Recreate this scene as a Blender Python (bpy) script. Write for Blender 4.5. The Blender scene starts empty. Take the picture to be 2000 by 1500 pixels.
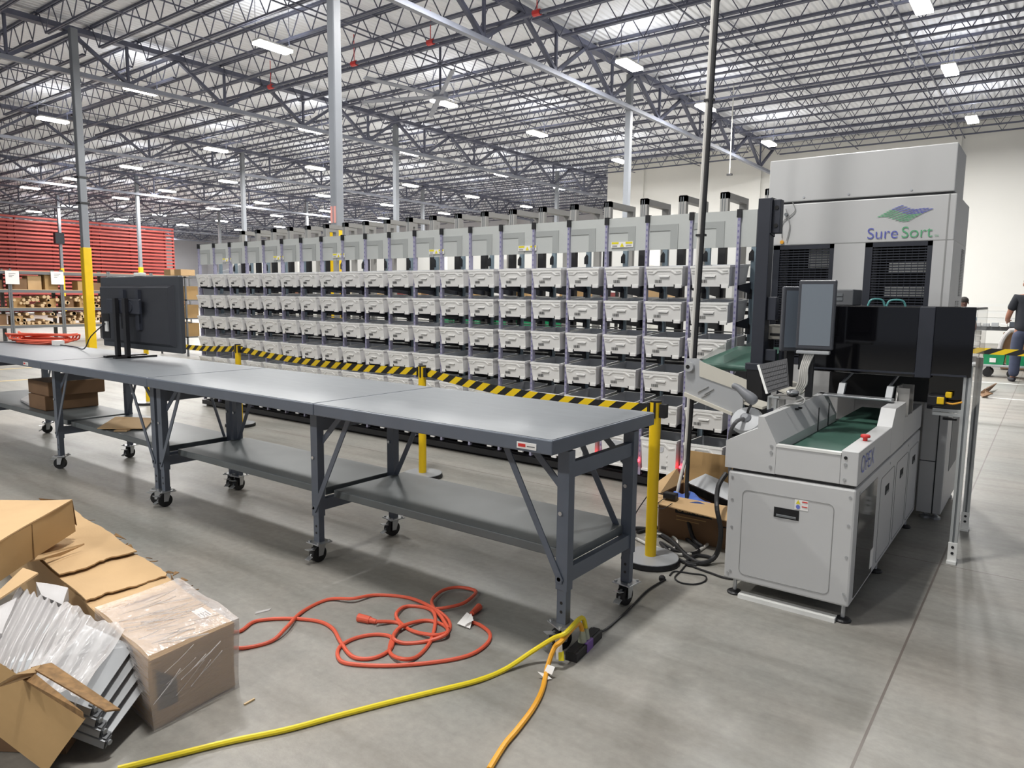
import bpy, bmesh, math, random
from mathutils import Vector, Matrix
random.seed(7)
R = math.radians
C = bpy.context.scene.collection
sc = bpy.context.scene

# ------------------------------------------------------------------ camera, world, exposure
S = 0.88                      # every length below is multiplied by S at the very end
EYE = 1.70
FPX, YAW, PITCH, ROLL = 1396.2, R(36.879), R(6.944), R(0.652)
_f = Vector((-math.sin(YAW)*math.cos(PITCH), math.cos(YAW)*math.cos(PITCH), -math.sin(PITCH)))
_r0 = Vector((math.cos(YAW), math.sin(YAW), 0)); _u0 = _r0.cross(_f)
_r = math.cos(ROLL)*_r0 + math.sin(ROLL)*_u0
_u = -math.sin(ROLL)*_r0 + math.cos(ROLL)*_u0
cd = bpy.data.cameras.new('camera'); cam = bpy.data.objects.new('camera', cd); C.objects.link(cam)
m = Matrix.Identity(4)
for i in range(3):
    m[i][0] = _r[i]; m[i][1] = _u[i]; m[i][2] = -_f[i]
m[2][3] = EYE
cam.matrix_world = m
cd.sensor_fit = 'HORIZONTAL'; cd.sensor_width = 36.0; cd.lens = FPX/2000*36; cd.clip_end = 400; cd.clip_start = 0.05
sc.camera = cam
sc.view_settings.view_transform = 'Standard'; sc.view_settings.look = 'None'
sc.view_settings.exposure = 0.0; sc.view_settings.gamma = 1; sc.view_settings.use_curve_mapping = False
LAMP_W = 345.0                # watts of each high-bay lamp
w = bpy.data.worlds.new('world'); sc.world = w; w.use_nodes = True
w.node_tree.nodes['Background'].inputs[0].default_value = (0.80, 0.86, 1.0, 1)
w.node_tree.nodes['Background'].inputs[1].default_value = 0.35
sc.cycles.max_bounces = 6; sc.cycles.diffuse_bounces = 5; sc.cycles.glossy_bounces = 3
sc.cycles.transparent_max_bounces = 12; sc.cycles.sample_clamp_indirect = 6.0
sc.cycles.use_denoising = True

def ray(x, y):
    return (x-1000)*_r - (y-750)*_u + FPX*_f
def fl(x, y, z=0.0):          # the point of a level plane seen at a photograph position
    d = ray(x, y); t = (z-EYE)/d.z
    return Vector((t*d.x, t*d.y, z))
def yp(x, y, Y):
    d = ray(x, y); t = Y/d.y
    return Vector((t*d.x, Y, EYE+t*d.z))

# ------------------------------------------------------------------ materials
def lin(c):
    def g(v):
        v /= 255.0
        return v/12.92 if v <= 0.04045 else ((v+0.055)/1.055)**2.4
    return (g(c[0]), g(c[1]), g(c[2]), 1)
M = {}
def mat(name, rgb, rough=0.5, metal=0.0, var=0.0, scale=6.0, bump=0.0, bscale=60.0, emit=0.0, alpha=1.0, spec=0.5, coat=0.0, stretch=(1, 1, 1)):
    mm = bpy.data.materials.new(name); mm.use_nodes = True
    nt = mm.node_tree; b = nt.nodes['Principled BSDF']
    b.inputs['Base Color'].default_value = lin(rgb)
    b.inputs['Roughness'].default_value = rough; b.inputs['Metallic'].default_value = metal
    b.inputs['Specular IOR Level'].default_value = spec
    if coat: b.inputs['Coat Weight'].default_value = coat
    tc = nt.nodes.new('ShaderNodeTexCoord'); mp = nt.nodes.new('ShaderNodeMapping')
    mp.inputs['Scale'].default_value = stretch
    nt.links.new(tc.outputs['Object'], mp.inputs['Vector'])
    if var:
        n = nt.nodes.new('ShaderNodeTexNoise'); n.inputs['Scale'].default_value = scale; n.inputs['Detail'].default_value = 5
        nt.links.new(mp.outputs[0], n.inputs['Vector'])
        cr = nt.nodes.new('ShaderNodeValToRGB')
        l = lin(rgb)
        cr.color_ramp.elements[0].position = 0.3; cr.color_ramp.elements[1].position = 0.7
        cr.color_ramp.elements[0].color = (l[0]*(1-var), l[1]*(1-var), l[2]*(1-var), 1)
        cr.color_ramp.elements[1].color = (min(1, l[0]*(1+var)), min(1, l[1]*(1+var)), min(1, l[2]*(1+var)), 1)
        nt.links.new(n.outputs['Fac'], cr.inputs[0]); nt.links.new(cr.outputs[0], b.inputs['Base Color'])
    if bump:
        n2 = nt.nodes.new('ShaderNodeTexNoise'); n2.inputs['Scale'].default_value = bscale; n2.inputs['Detail'].default_value = 3
        nt.links.new(mp.outputs[0], n2.inputs['Vector'])
        bp = nt.nodes.new('ShaderNodeBump'); bp.inputs['Strength'].default_value = bump; bp.inputs['Distance'].default_value = 0.01
        nt.links.new(n2.outputs['Fac'], bp.inputs['Height']); nt.links.new(bp.outputs[0], b.inputs['Normal'])
    if emit:
        b.inputs['Emission Color'].default_value = lin(rgb); b.inputs['Emission Strength'].default_value = emit
    if alpha < 1:
        b.inputs['Alpha'].default_value = alpha
    M[name] = mm
    return mm

mat('deck', (236, 238, 244), 0.6)
mat('steel_dark', (92, 95, 112), 0.55, var=0.15, scale=3)
mat('steel_pale', (132, 136, 148), 0.5, var=0.1, scale=3)
mat('column_grey', (132, 136, 142), 0.5, var=0.06, scale=2)
mat('safety_yellow', (232, 192, 10), 0.45, var=0.04)
mat('white_wall', (226, 225, 220), 0.7, var=0.02, scale=0.5)
mat('grey_wall', (196, 196, 200), 0.7, var=0.06, scale=0.3)
mat('lamp_glow', (255, 253, 248), 0.5, emit=26.0)
mat('lamp_case', (210, 210, 208), 0.5)
mat('table_paint', (92, 99, 110), 0.42, var=0.06, scale=8)
mat('table_top', (108, 112, 116), 0.42, spec=0.25, var=0.05, scale=5, bump=0.02, bscale=9, stretch=(1, 5, 1))
mat('shelf_paint', (96, 101, 102), 0.42, var=0.14, scale=2.5)
mat('zinc', (190, 192, 194), 0.32, 0.75, var=0.08, scale=20)
mat('rubber', (22, 22, 24), 0.5, var=0.1)
mat('tote_white', (234, 233, 230), 0.45, var=0.02)
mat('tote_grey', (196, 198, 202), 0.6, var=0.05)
mat('ink', (92, 92, 92), 0.7)
mat('post_lavender', (158, 156, 178), 0.45)
mat('dot_violet', (120, 116, 156), 0.5)
mat('panel_grey', (186, 189, 186), 0.42, var=0.02, scale=1.5)
mat('panel_grey_dark', (160, 163, 161), 0.45)
mat('cabinet', (194, 194, 193), 0.38, var=0.015, scale=2)
mat('cabinet_cream', (204, 200, 188), 0.4, var=0.02, scale=3)
mat('line_grey', (150, 150, 148), 0.5)
mat('black_paint', (24, 24, 27), 0.45, var=0.1)
mat('charcoal', (42, 45, 54), 0.45, var=0.08)
mat('smoke_acrylic', (10, 10, 13), 0.06, spec=0.6)
mat('blue_grey', (124, 140, 150), 0.4)
mat('aluminium', (196, 199, 198), 0.35, 0.55)
mat('alu_dark', (120, 124, 126), 0.4, 0.4)
mat('alu_frame', (168, 166, 162), 0.45, 0.2)
mat('belt_green', (58, 92, 80), 0.55, var=0.14, scale=5)
mat('red_plastic', (205, 52, 48), 0.4)
mat('red_glow', (255, 40, 50), 0.4, emit=14.0)
mat('white_plastic', (226, 226, 222), 0.45)
mat('paper', (232, 230, 226), 0.8)
mat('label_yellow', (222, 208, 40), 0.6)
mat('logo_blue', (92, 98, 178), 0.5)
mat('logo_green', (92, 168, 122), 0.5)
mat('opex_blue', (104, 118, 196), 0.5)
mat('cardboard', (190, 158, 116), 0.85, var=0.07, scale=3, bump=0.05, bscale=30)
mat('cardboard_dark', (170, 138, 92), 0.85, var=0.09, scale=2.5, bump=0.05, bscale=30)
mat('cardboard_brown', (120, 92, 66), 0.85, var=0.12, scale=4)
mat('cardboard_edge', (128, 98, 62), 0.9, var=0.3, scale=40)
mat('foam_white', (184, 181, 180), 0.55, var=0.03, scale=8, bump=0.2, bscale=12)
mat('tray_metal', (148, 150, 152), 0.4, 0.3, var=0.05)
mat('tray_dark', (82, 84, 86), 0.45, 0.3)
mat('cord_orange', (212, 92, 66), 0.5)
mat('cord_yellow', (226, 204, 40), 0.45)
mat('cord_amber', (230, 164, 44), 0.45)
mat('cord_black', (30, 30, 32), 0.5)
mat('cord_white', (206, 204, 198), 0.5)
mat('clear_plug', (190, 196, 170), 0.2, alpha=0.7)
mat('purple', (120, 86, 160), 0.5)
mat('tv_black', (44, 46, 52), 0.5, var=0.05)
mat('tv_frame', (58, 61, 66), 0.4)
mat('notice_pink', (222, 158, 150), 0.7)
mat('disc_grey', (150, 152, 154), 0.25)
mat('screen_grey', (120, 128, 136), 0.2)
mat('screen_grey_dark', (98, 106, 116), 0.22)
mat('monitor_case', (64, 66, 72), 0.45)
mat('key_grey', (84, 84, 86), 0.6)
mat('keyboard_case', (70, 70, 72), 0.5)
mat('scanner_grey', (112, 114, 118), 0.5)
mat('scanner_pale', (168, 170, 172), 0.45)
mat('blue_bag', (84, 116, 196), 0.25, bump=0.3, bscale=20)
mat('teal_hose', (96, 160, 158), 0.4)
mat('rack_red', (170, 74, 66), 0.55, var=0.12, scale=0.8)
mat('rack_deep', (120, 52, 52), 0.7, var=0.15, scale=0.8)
mat('shelf_grey', (104, 106, 108), 0.5, 0.2)
mat('plank', (196, 168, 130), 0.8, var=0.08, scale=2)
mat('green_tote', (24, 142, 92), 0.45)
mat('shirt_black', (30, 33, 40), 0.9, var=0.1)
mat('jeans', (58, 64, 84), 0.9, var=0.12, scale=10)
mat('skin', (150, 104, 84), 0.6)
mat('skin_deep', (92, 62, 52), 0.6)
mat('hair_dark', (30, 26, 24), 0.8)
mat('shirt_blue', (150, 176, 206), 0.8)
mat('shoe_dark', (36, 36, 44), 0.7)
mat('bin_fabric', (68, 74, 82), 0.7)
mat('sky_pane', (130, 226, 255), 0.4, emit=2.2)
mat('slat_dark', (40, 43, 52), 0.4)
mat('deep_black', (12, 12, 14), 0.7)
mat('floor_tape', (222, 196, 130), 0.6)
mat('wood_scrap', (206, 180, 140), 0.8)
mat('film', (226, 218, 214), 0.22, alpha=0.42, bump=1.0, bscale=14, stretch=(0.6, 1.2, 6))
mat('film_dense', (222, 218, 216), 0.22, alpha=0.5, bump=0.8, bscale=9, stretch=(0.6, 1, 4))
mat('clear_sheet', (206, 210, 206), 0.1, alpha=0.22)

def stripe_material(name, a, b, freq, slope):
    mm = bpy.data.materials.new(name); mm.use_nodes = True; nt = mm.node_tree; p = nt.nodes['Principled BSDF']
    p.inputs['Roughness'].default_value = 0.45
    tc = nt.nodes.new('ShaderNodeTexCoord'); sp = nt.nodes.new('ShaderNodeSeparateXYZ')
    nt.links.new(tc.outputs['UV'], sp.inputs[0])
    def mth(op, i0, i1):
        n = nt.nodes.new('ShaderNodeMath'); n.operation = op
        for k, v in ((0, i0), (1, i1)):
            if isinstance(v, float): n.inputs[k].default_value = v
            else: nt.links.new(v, n.inputs[k])
        return n.outputs[0]
    s = mth('ADD', mth('MULTIPLY', sp.outputs[0], freq), mth('MULTIPLY', sp.outputs[1], slope))
    fct = mth('GREATER_THAN', mth('FRACT', s, 0.0), 0.5)
    mx = nt.nodes.new('ShaderNodeMix'); mx.data_type = 'RGBA'
    nt.links.new(fct, mx.inputs[0]); mx.inputs[6].default_value = lin(a); mx.inputs[7].default_value = lin(b)
    nt.links.new(mx.outputs[2], p.inputs['Base Color']); M[name] = mm
stripe_material('hazard_tape', (232, 196, 20), (26, 26, 26), 1/0.205, 0.55)

def floor_material():
    mm = bpy.data.materials.new('concrete_floor'); mm.use_nodes = True; nt = mm.node_tree; p = nt.nodes['Principled BSDF']
    tc = nt.nodes.new('ShaderNodeTexCoord')
    def noise(scale, detail, sx=1.0, sy=1.0, rot=0.0):
        mp = nt.nodes.new('ShaderNodeMapping'); mp.inputs['Scale'].default_value = (sx, sy, 1); mp.inputs['Rotation'].default_value = (0, 0, rot)
        n = nt.nodes.new('ShaderNodeTexNoise'); n.inputs['Scale'].default_value = scale; n.inputs['Detail'].default_value = detail
        n.inputs['Roughness'].default_value = 0.62
        nt.links.new(tc.outputs['Object'], mp.inputs[0]); nt.links.new(mp.outputs[0], n.inputs['Vector'])
        return n.outputs['Fac']
    def ramp(fac, stops):
        cr = nt.nodes.new('ShaderNodeValToRGB'); e = cr.color_ramp.elements
        while len(e) < len(stops): e.new(0.5)
        for k, (pos, col) in enumerate(stops): e[k].position = pos; e[k].color = lin(col)
        nt.links.new(fac, cr.inputs[0]); return cr.outputs[0]
    def mul(a, b, f):
        mx = nt.nodes.new('ShaderNodeMix'); mx.data_type = 'RGBA'; mx.blend_type = 'MULTIPLY'
        mx.inputs[0].default_value = f; nt.links.new(a, mx.inputs[6]); nt.links.new(b, mx.inputs[7]); return mx.outputs[2]
    base = ramp(noise(0.55, 6), [(0.3, (138, 139, 134)), (0.5, (151, 148, 141)), (0.7, (163, 156, 147))])
    fine = ramp(noise(26, 4), [(0.3, (214, 214, 214)), (0.7, (255, 255, 255))])
    streak = ramp(noise(1.6, 5, 0.35, 2.4, 0.2), [(0.36, (214, 213, 210)), (0.55, (255, 255, 255))])
    col = mul(mul(base, fine, 0.55), streak, 0.75)
    sp = nt.nodes.new('ShaderNodeSeparateXYZ'); nt.links.new(tc.outputs['Object'], sp.inputs[0])
    def line(sock, off, period, width):
        def mth(op, i0, i1=None):
            n = nt.nodes.new('ShaderNodeMath'); n.operation = op
            for k, v in ((0, i0), (1, i1)):
                if v is None: continue
                if isinstance(v, float): n.inputs[k].default_value = v
                else: nt.links.new(v, n.inputs[k])
            return n.outputs[0]
        a = mth('PINGPONG', mth('SUBTRACT', sock, off), period/2)
        return mth('LESS_THAN', a, width)
    mx2 = nt.nodes.new('ShaderNodeMath'); mx2.operation = 'MAXIMUM'
    nt.links.new(line(sp.outputs[0], -0.452*S, 8.9*S, 0.0055*S), mx2.inputs[0])
    nt.links.new(line(sp.outputs[1], 5.28*S, 4.75*S, 0.005*S), mx2.inputs[1])
    mx = nt.nodes.new('ShaderNodeMix'); mx.data_type = 'RGBA'; nt.links.new(mx2.outputs[0], mx.inputs[0])
    nt.links.new(col, mx.inputs[6]); mx.inputs[7].default_value = lin((104, 96, 90))
    nt.links.new(mx.outputs[2], p.inputs['Base Color'])
    rr = nt.nodes.new('ShaderNodeMapRange'); nt.links.new(noise(2.2, 4), rr.inputs[0]); rr.inputs[3].default_value = 0.34; rr.inputs[4].default_value = 0.55
    nt.links.new(rr.outputs[0], p.inputs['Roughness'])
    bp = nt.nodes.new('ShaderNodeBump'); bp.inputs['Strength'].default_value = 0.06; bp.inputs['Distance'].default_value = 0.01
    nt.links.new(noise(60, 3), bp.inputs['Height']); nt.links.new(bp.outputs[0], p.inputs['Normal'])
    M['concrete'] = mm
floor_material()

def deck_ribs():
    nt = M['deck'].node_tree; p = nt.nodes['Principled BSDF']
    tc = nt.nodes.new('ShaderNodeTexCoord'); wv = nt.nodes.new('ShaderNodeTexWave')
    wv.wave_type = 'BANDS'; wv.bands_direction = 'X'; wv.inputs['Scale'].default_value = 1.9; wv.inputs['Distortion'].default_value = 0
    nt.links.new(tc.outputs['Object'], wv.inputs['Vector'])
    bp = nt.nodes.new('ShaderNodeBump'); bp.inputs['Strength'].default_value = 0.8; bp.inputs['Distance'].default_value = 0.04
    nt.links.new(wv.outputs['Fac'], bp.inputs['Height']); nt.links.new(bp.outputs[0], p.inputs['Normal'])
deck_ribs()

# ------------------------------------------------------------------ mesh building
FRAME = {}
class MB:
    def __init__(s): s.v = []; s.f = []; s.m = []; s.uv = None
    def add(s, vs, fs, mi=0):
        o = len(s.v); s.v += [Vector(p) for p in vs]
        for f in fs: s.f.append(tuple(i+o for i in f)); s.m.append(mi)
        return s
    def hexa(s, p, mi=0):     # 8 corners: bottom ring 0-3, top ring 4-7
        return s.add(p, [(3, 2, 1, 0), (4, 5, 6, 7), (0, 1, 5, 4), (1, 2, 6, 5), (2, 3, 7, 6), (3, 0, 4, 7)], mi)
    def box(s, x0, y0, z0, x1, y1, z1, mi=0):
        if x0 > x1: x0, x1 = x1, x0
        if y0 > y1: y0, y1 = y1, y0
        if z0 > z1: z0, z1 = z1, z0
        return s.hexa([(x0, y0, z0), (x1, y0, z0), (x1, y1, z0), (x0, y1, z0), (x0, y0, z1), (x1, y0, z1), (x1, y1, z1), (x0, y1, z1)], mi)
    def rbox(s, x0, y0, z0, x1, y1, z1, c=0.005, mi=0):   # box with chamfered edges
        c = min(c, (x1-x0)*0.45, (y1-y0)*0.45, (z1-z0)*0.45)
        bm = bmesh.new(); bmesh.ops.create_cube(bm, size=1)
        for v in bm.verts: v.co = Vector(((x0+x1)/2+v.co.x*(x1-x0), (y0+y1)/2+v.co.y*(y1-y0), (z0+z1)/2+v.co.z*(z1-z0)))
        bmesh.ops.bevel(bm, geom=list(bm.edges), offset=c, segments=2, affect='EDGES', profile=0.5)
        bm.verts.index_update()
        s.add([v.co.copy() for v in bm.verts], [[v.index for v in f.verts] for f in bm.faces], mi); bm.free()
        return s
    def bar(s, p, q, w, h, up=(0, 0, 1), mi=0):
        p = Vector(p); q = Vector(q); d = (q-p).normalized(); up = Vector(up)
        if abs(d.dot(up)) > 0.98: up = Vector((0, 1, 0)) if abs(d.y) < 0.9 else Vector((1, 0, 0))
        a = d.cross(up).normalized()*w/2; b = a.cross(d).normalized()*h/2
        return s.hexa([p-a-b, p+a-b, q+a-b, q-a-b, p-a+b, p+a+b, q+a+b, q-a+b], mi)
    def cyl(s, p, q, r, n=12, r2=None, mi=0, caps=True):
        p = Vector(p); q = Vector(q); d = (q-p).normalized(); r2 = r if r2 is None else r2
        t = Vector((0, 0, 1)) if abs(d.z) < 0.9 else Vector((1, 0, 0))
        a = d.cross(t).normalized(); b = d.cross(a)
        vs = []
        for c0, rr in ((p, r), (q, r2)):
            for k in range(n):
                an = 2*math.pi*k/n; vs.append(c0+(a*math.cos(an)+b*math.sin(an))*rr)
        fs = [(k, (k+1) % n, n+(k+1) % n, n+k) for k in range(n)]
        if caps: fs += [tuple(range(n-1, -1, -1)), tuple(range(n, 2*n))]
        return s.add(vs, fs, mi)
    def lathe(s, c, prof, n=24, mi=0):    # prof: (radius, z) from bottom to top, closed
        c = Vector(c); vs = []; fs = []
        for (r, z) in prof:
            for k in range(n):
                an = 2*math.pi*k/n; vs.append(c+Vector((r*math.cos(an), r*math.sin(an), z)))
        for j in range(len(prof)-1):
            for k in range(n):
                fs.append((j*n+k, j*n+(k+1) % n, (j+1)*n+(k+1) % n, (j+1)*n+k))
        fs.append(tuple(range(n-1, -1, -1))); L = (len(prof)-1)*n; fs.append(tuple(range(L, L+n)))
        return s.add(vs, fs, mi)
    def tube(s, pts, r, n=8, smooth=4, mi=0, closed=False):
        P = spline(pts, smooth, closed) if smooth > 1 else [Vector(p) for p in pts]
        vs = []; fs = []; a = None
        for i, p in enumerate(P):
            d = (P[min(i+1, len(P)-1)]-P[max(i-1, 0)])
            if d.length < 1e-9: d = Vector((1, 0, 0))
            d.normalize()
            if a is None:
                t = Vector((0, 0, 1)) if abs(d.z) < 0.9 else Vector((1, 0, 0))
                a = d.cross(t).normalized()
            else:
                a = (a-d*a.dot(d)).normalized()
            b = d.cross(a)
            for k in range(n):
                an = 2*math.pi*k/n; vs.append(p+(a*math.cos(an)+b*math.sin(an))*r)
        for i in range(len(P)-1):
            for k in range(n):
                fs.append((i*n+k, i*n+(k+1) % n, (i+1)*n+(k+1) % n, (i+1)*n+k))
        fs.append(tuple(range(n-1, -1, -1))); L = (len(P)-1)*n; fs.append(tuple(range(L, L+n)))
        return s.add(vs, fs, mi)
    def prism(s, poly, d, mi=0):          # planar polygon (3-D points) pushed along vector d
        poly = [Vector(p) for p in poly]; d = Vector(d); n = len(poly)
        nr = Vector((0, 0, 0))
        for i in range(n): nr += (poly[i]-poly[0]).cross(poly[(i+1) % n]-poly[0])
        if nr.dot(d) > 0: poly = poly[::-1]
        return s.add(poly+[p+d for p in poly], [tuple(range(n)), tuple(range(2*n-1, n-1, -1))]+[(i, i+n, (i+1) % n+n, (i+1) % n) for i in range(n)], mi)
    def ball(s, c, rx, ry=None, rz=None, n=16, k=10, mi=0):
        ry = rx if ry is None else ry; rz = rx if rz is None else rz; c = Vector(c)
        vs = [c+Vector((0, 0, -rz))]; fs = []
        for j in range(1, k):
            ph = -math.pi/2+math.pi*j/k
            for i in range(n):
                an = 2*math.pi*i/n; vs.append(c+Vector((rx*math.cos(ph)*math.cos(an), ry*math.cos(ph)*math.sin(an), rz*math.sin(ph))))
        vs.append(c+Vector((0, 0, rz))); T = len(vs)-1
        for i in range(n):
            fs.append((0, 1+(i+1) % n, 1+i)); fs.append((T, T-n+i, T-n+(i+1) % n))
        for j in range(k-2):
            for i in range(n):
                a = 1+j*n; fs.append((a+i, a+(i+1) % n, a+n+(i+1) % n, a+n+i))
        return s.add(vs, fs, mi)
    def grid(s, fn, nu, nv, mi=0, thick=None):  # fn(u, v) -> point; optional thickness vector makes it solid
        o = [[Vector(fn(i/nu, j/nv)) for i in range(nu+1)] for j in range(nv+1)]
        idx = lambda i, j: j*(nu+1)+i
        top = [p for row in o for p in row]
        fs = [(idx(i, j), idx(i+1, j), idx(i+1, j+1), idx(i, j+1)) for j in range(nv) for i in range(nu)]
        if thick is None: return s.add(top, fs, mi)
        t = Vector(thick); N = len(top)
        fs2 = [tuple(reversed([k+N for k in f])) for f in fs]
        side = []
        ring = [idx(i, 0) for i in range(nu)]+[idx(nu, j) for j in range(nv)]+[idx(i, nv) for i in range(nu, 0, -1)]+[idx(0, j) for j in range(nv, 0, -1)]
        for k in range(len(ring)):
            a, b = ring[k], ring[(k+1) % len(ring)]; side.append((b, a, a+N, b+N))
        return s.add(top+[p+t for p in top], fs+fs2+side, mi)
    def build(s, name, mats, parent=None, smooth=False, local=False, kind=None):
        if isinstance(mats, str): mats = [mats]
        fr = None
        if parent is not None and not local: fr = FRAME.get(parent.name)
        vs = s.v
        if fr:
            loc, rz = fr; Rm = Matrix.Rotation(-rz, 3, 'Z')
            vs = [Rm @ (p-loc) for p in s.v]
        me = bpy.data.meshes.new(name); me.from_pydata([tuple(p) for p in vs], [], s.f); 
        for mm in mats: me.materials.append(M[mm])
        me.polygons.foreach_set('material_index', s.m)
        if smooth:
            me.polygons.foreach_set('use_smooth', [True]*len(me.polygons))
        if s.uv is not None:
            ul = me.uv_layers.new(name='uv')
            for li, lp in enumerate(me.loops): ul.data[li].uv = s.uv[lp.vertex_index]
        me.update()
        bm = bmesh.new(); bm.from_mesh(me)
        bmesh.ops.recalc_face_normals(bm, faces=bm.faces) if s.uv is None else None
        bm.to_mesh(me); bm.free()
        if smooth: 
            try: me.set_sharp_from_angle(angle=R(40))
            except Exception: pass
        o = bpy.data.objects.new(name, me); C.objects.link(o)
        if parent is not None:
            o.parent = parent
            if parent.name in FRAME: FRAME[o.name] = FRAME[parent.name]
        if kind: o['kind'] = kind
        return o

def spline(pts, k=6, closed=False):
    P = [Vector(p) for p in pts]; n = len(P); out = []
    g = (lambda i: P[i % n]) if closed else (lambda i: P[max(0, min(n-1, i))])
    for i in range(n if closed else n-1):
        p0, p1, p2, p3 = g(i-1), g(i), g(i+1), g(i+2)
        for j in range(k):
            t = j/k
            out.append(0.5*((2*p1)+(p2-p0)*t+(2*p0-5*p1+4*p2-p3)*t*t+(3*p1-p0-3*p2+p3)*t**3))
    out.append(P[0] if closed else P[-1])
    return out

def tag(o, label=None, cat=None, group=None, kind=None):
    if label: o['label'] = label
    if cat: o['category'] = cat
    if group: o['group'] = group
    if kind: o['kind'] = kind
    return o
def thing(name, label, cat, loc=(0, 0, 0), rz=0.0, group=None):
    o = bpy.data.objects.new(name, None); C.objects.link(o); o.empty_display_size = 0.1
    o.location = loc; o.rotation_euler = (0, 0, rz)
    FRAME[o.name] = (Vector(loc), rz)
    return tag(o, label, cat, group)
KIDS = {}
def kids(o): return [c for c in C.objects if c.parent == o]
def dup(root, loc=None, rz=None, label=None, group=None, tree=None):
    r = root.copy(); C.objects.link(r)
    if loc is not None: r.location = loc
    if rz is not None: r.rotation_euler = (0, 0, rz)
    if label: r['label'] = label
    if group: r['group'] = group
    for ch, gs in (tree if tree is not None else grab(root)):
        c = ch.copy(); C.objects.link(c); c.parent = r
        for g in gs:
            d = g.copy(); C.objects.link(d); d.parent = c
    return r
def grab(root): return [(c, kids(c)) for c in kids(root)]
def dup_part(part, parent, loc):
    gs = kids(part); c = part.copy(); C.objects.link(c); c.parent = parent; c.location = loc
    for g in gs:
        d = g.copy(); C.objects.link(d); d.parent = c
    return c
def struct(mb, name, mt, label=None): 
    o = mb.build(name, mt); o['kind'] = 'structure'
    if label: o['label'] = label; o['category'] = name.split('_')[0]
    return o
def text_mesh(mb, txt, origin, ux, uz, size, depth=0.002, mi=0, shear=0.0, bold=0.0, center=False):
    cu = bpy.data.curves.new('t', 'FONT'); cu.body = txt; cu.size = 1.0; cu.extrude = 0.0; cu.shear = shear; cu.offset = bold
    if center: cu.align_x = 'CENTER'
    ob = bpy.data.objects.new('t', cu); C.objects.link(ob)
    dg = bpy.context.evaluated_depsgraph_get(); me = bpy.data.meshes.new_from_object(ob.evaluated_get(dg))
    origin = Vector(origin); ux = Vector(ux).normalized(); uz = Vector(uz).normalized(); nn = ux.cross(uz)
    bm = bmesh.new(); bm.from_mesh(me)
    vs = [origin+ux*v.co.x*size+uz*v.co.y*size+nn*depth for v in bm.verts]
    bm.verts.index_update()
    mb.add(vs, [[v.index for v in f.verts] for f in bm.faces], mi); bm.free()
    bpy.data.objects.remove(ob); bpy.data.curves.remove(cu); bpy.data.meshes.remove(me)
def ordn(n):
    W = ['', 'first', 'second', 'third', 'fourth', 'fifth', 'sixth', 'seventh', 'eighth', 'ninth', 'tenth', 'eleventh', 'twelfth', 'thirteenth', 'fourteenth', 'fifteenth', 'sixteenth', 'seventeenth', 'eighteenth', 'nineteenth', 'twentieth']
    if n <= 20: return W[n]
    return 'twenty-'+W[n-20] if n < 30 else ('thirtieth' if n == 30 else 'thirty-'+W[n-30])
# ------------------------------------------------------------------ the setting
DECK = 9.15
b = MB(); b.box(-90, -22, -0.2, 14, 53, 0); struct(b, 'floor', 'concrete')
b = MB(); b.box(-90, -22, DECK, 14, 53, DECK+0.15); struct(b, 'ceiling', 'deck')
b = MB(); b.box(-20.4, 36, 0, 14, 36.3, DECK-0.02)
b.box(-20.4, 35.86, 0, -18.2, 36, DECK-0.02); b.box(-12.35, 35.88, 0, -11.9, 36, DECK-0.02); b.box(-4.0, 35.9, 0, -3.6, 36, DECK-0.02)
struct(b, 'wall_back', 'white_wall')
b = MB(); b.box(-20.4, 36.3, 0, -20.1, 53, DECK-0.02); struct(b, 'wall_side', 'white_wall')
b = MB(); b.box(-90, 52.4, 0, -20.4, 52.7, DECK-0.02)
for k in range(9): b.box(-88+k*7.5, 52.2, 0, -87.5+k*7.5, 52.4, DECK-0.02)
struct(b, 'wall_far', 'grey_wall')
b = MB(); b.box(-90.3, -22, 0, -90, 53, DECK-0.02); struct(b, 'wall_left', 'grey_wall')
for n, (px0, py0, px1, py1) in enumerate(((215, 484, 231, 500), (293, 480, 311, 497))):
    p, q = yp(px0, py1, 52.1), yp(px1, py0, 52.1)
    b = MB(); b.box(p.x-0.4, 52.06, p.z-0.3, q.x+0.4, 52.2, q.z+0.3)
    wn = b.build('window_%d' % (n+1), 'steel_pale'); wn['kind'] = 'structure'
    b = MB(); b.box(p.x, 52.03, p.z, q.x, 52.05, q.z)
    pn = b.build('window_pane', 'sky_pane', wn)
# painted floor lines far left
for n, (a0, a1) in enumerate((((-6, 722), (84, 716)), ((-6, 745), (168, 734)), ((-20, 775), (60, 763)))):
    p, q = fl(*a0, 0.002), fl(*a1, 0.002)
    b = MB(); b.bar(p, q, 0.09, 0.002); struct(b, 'trim_%d' % (n+1), 'floor_tape')

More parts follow.
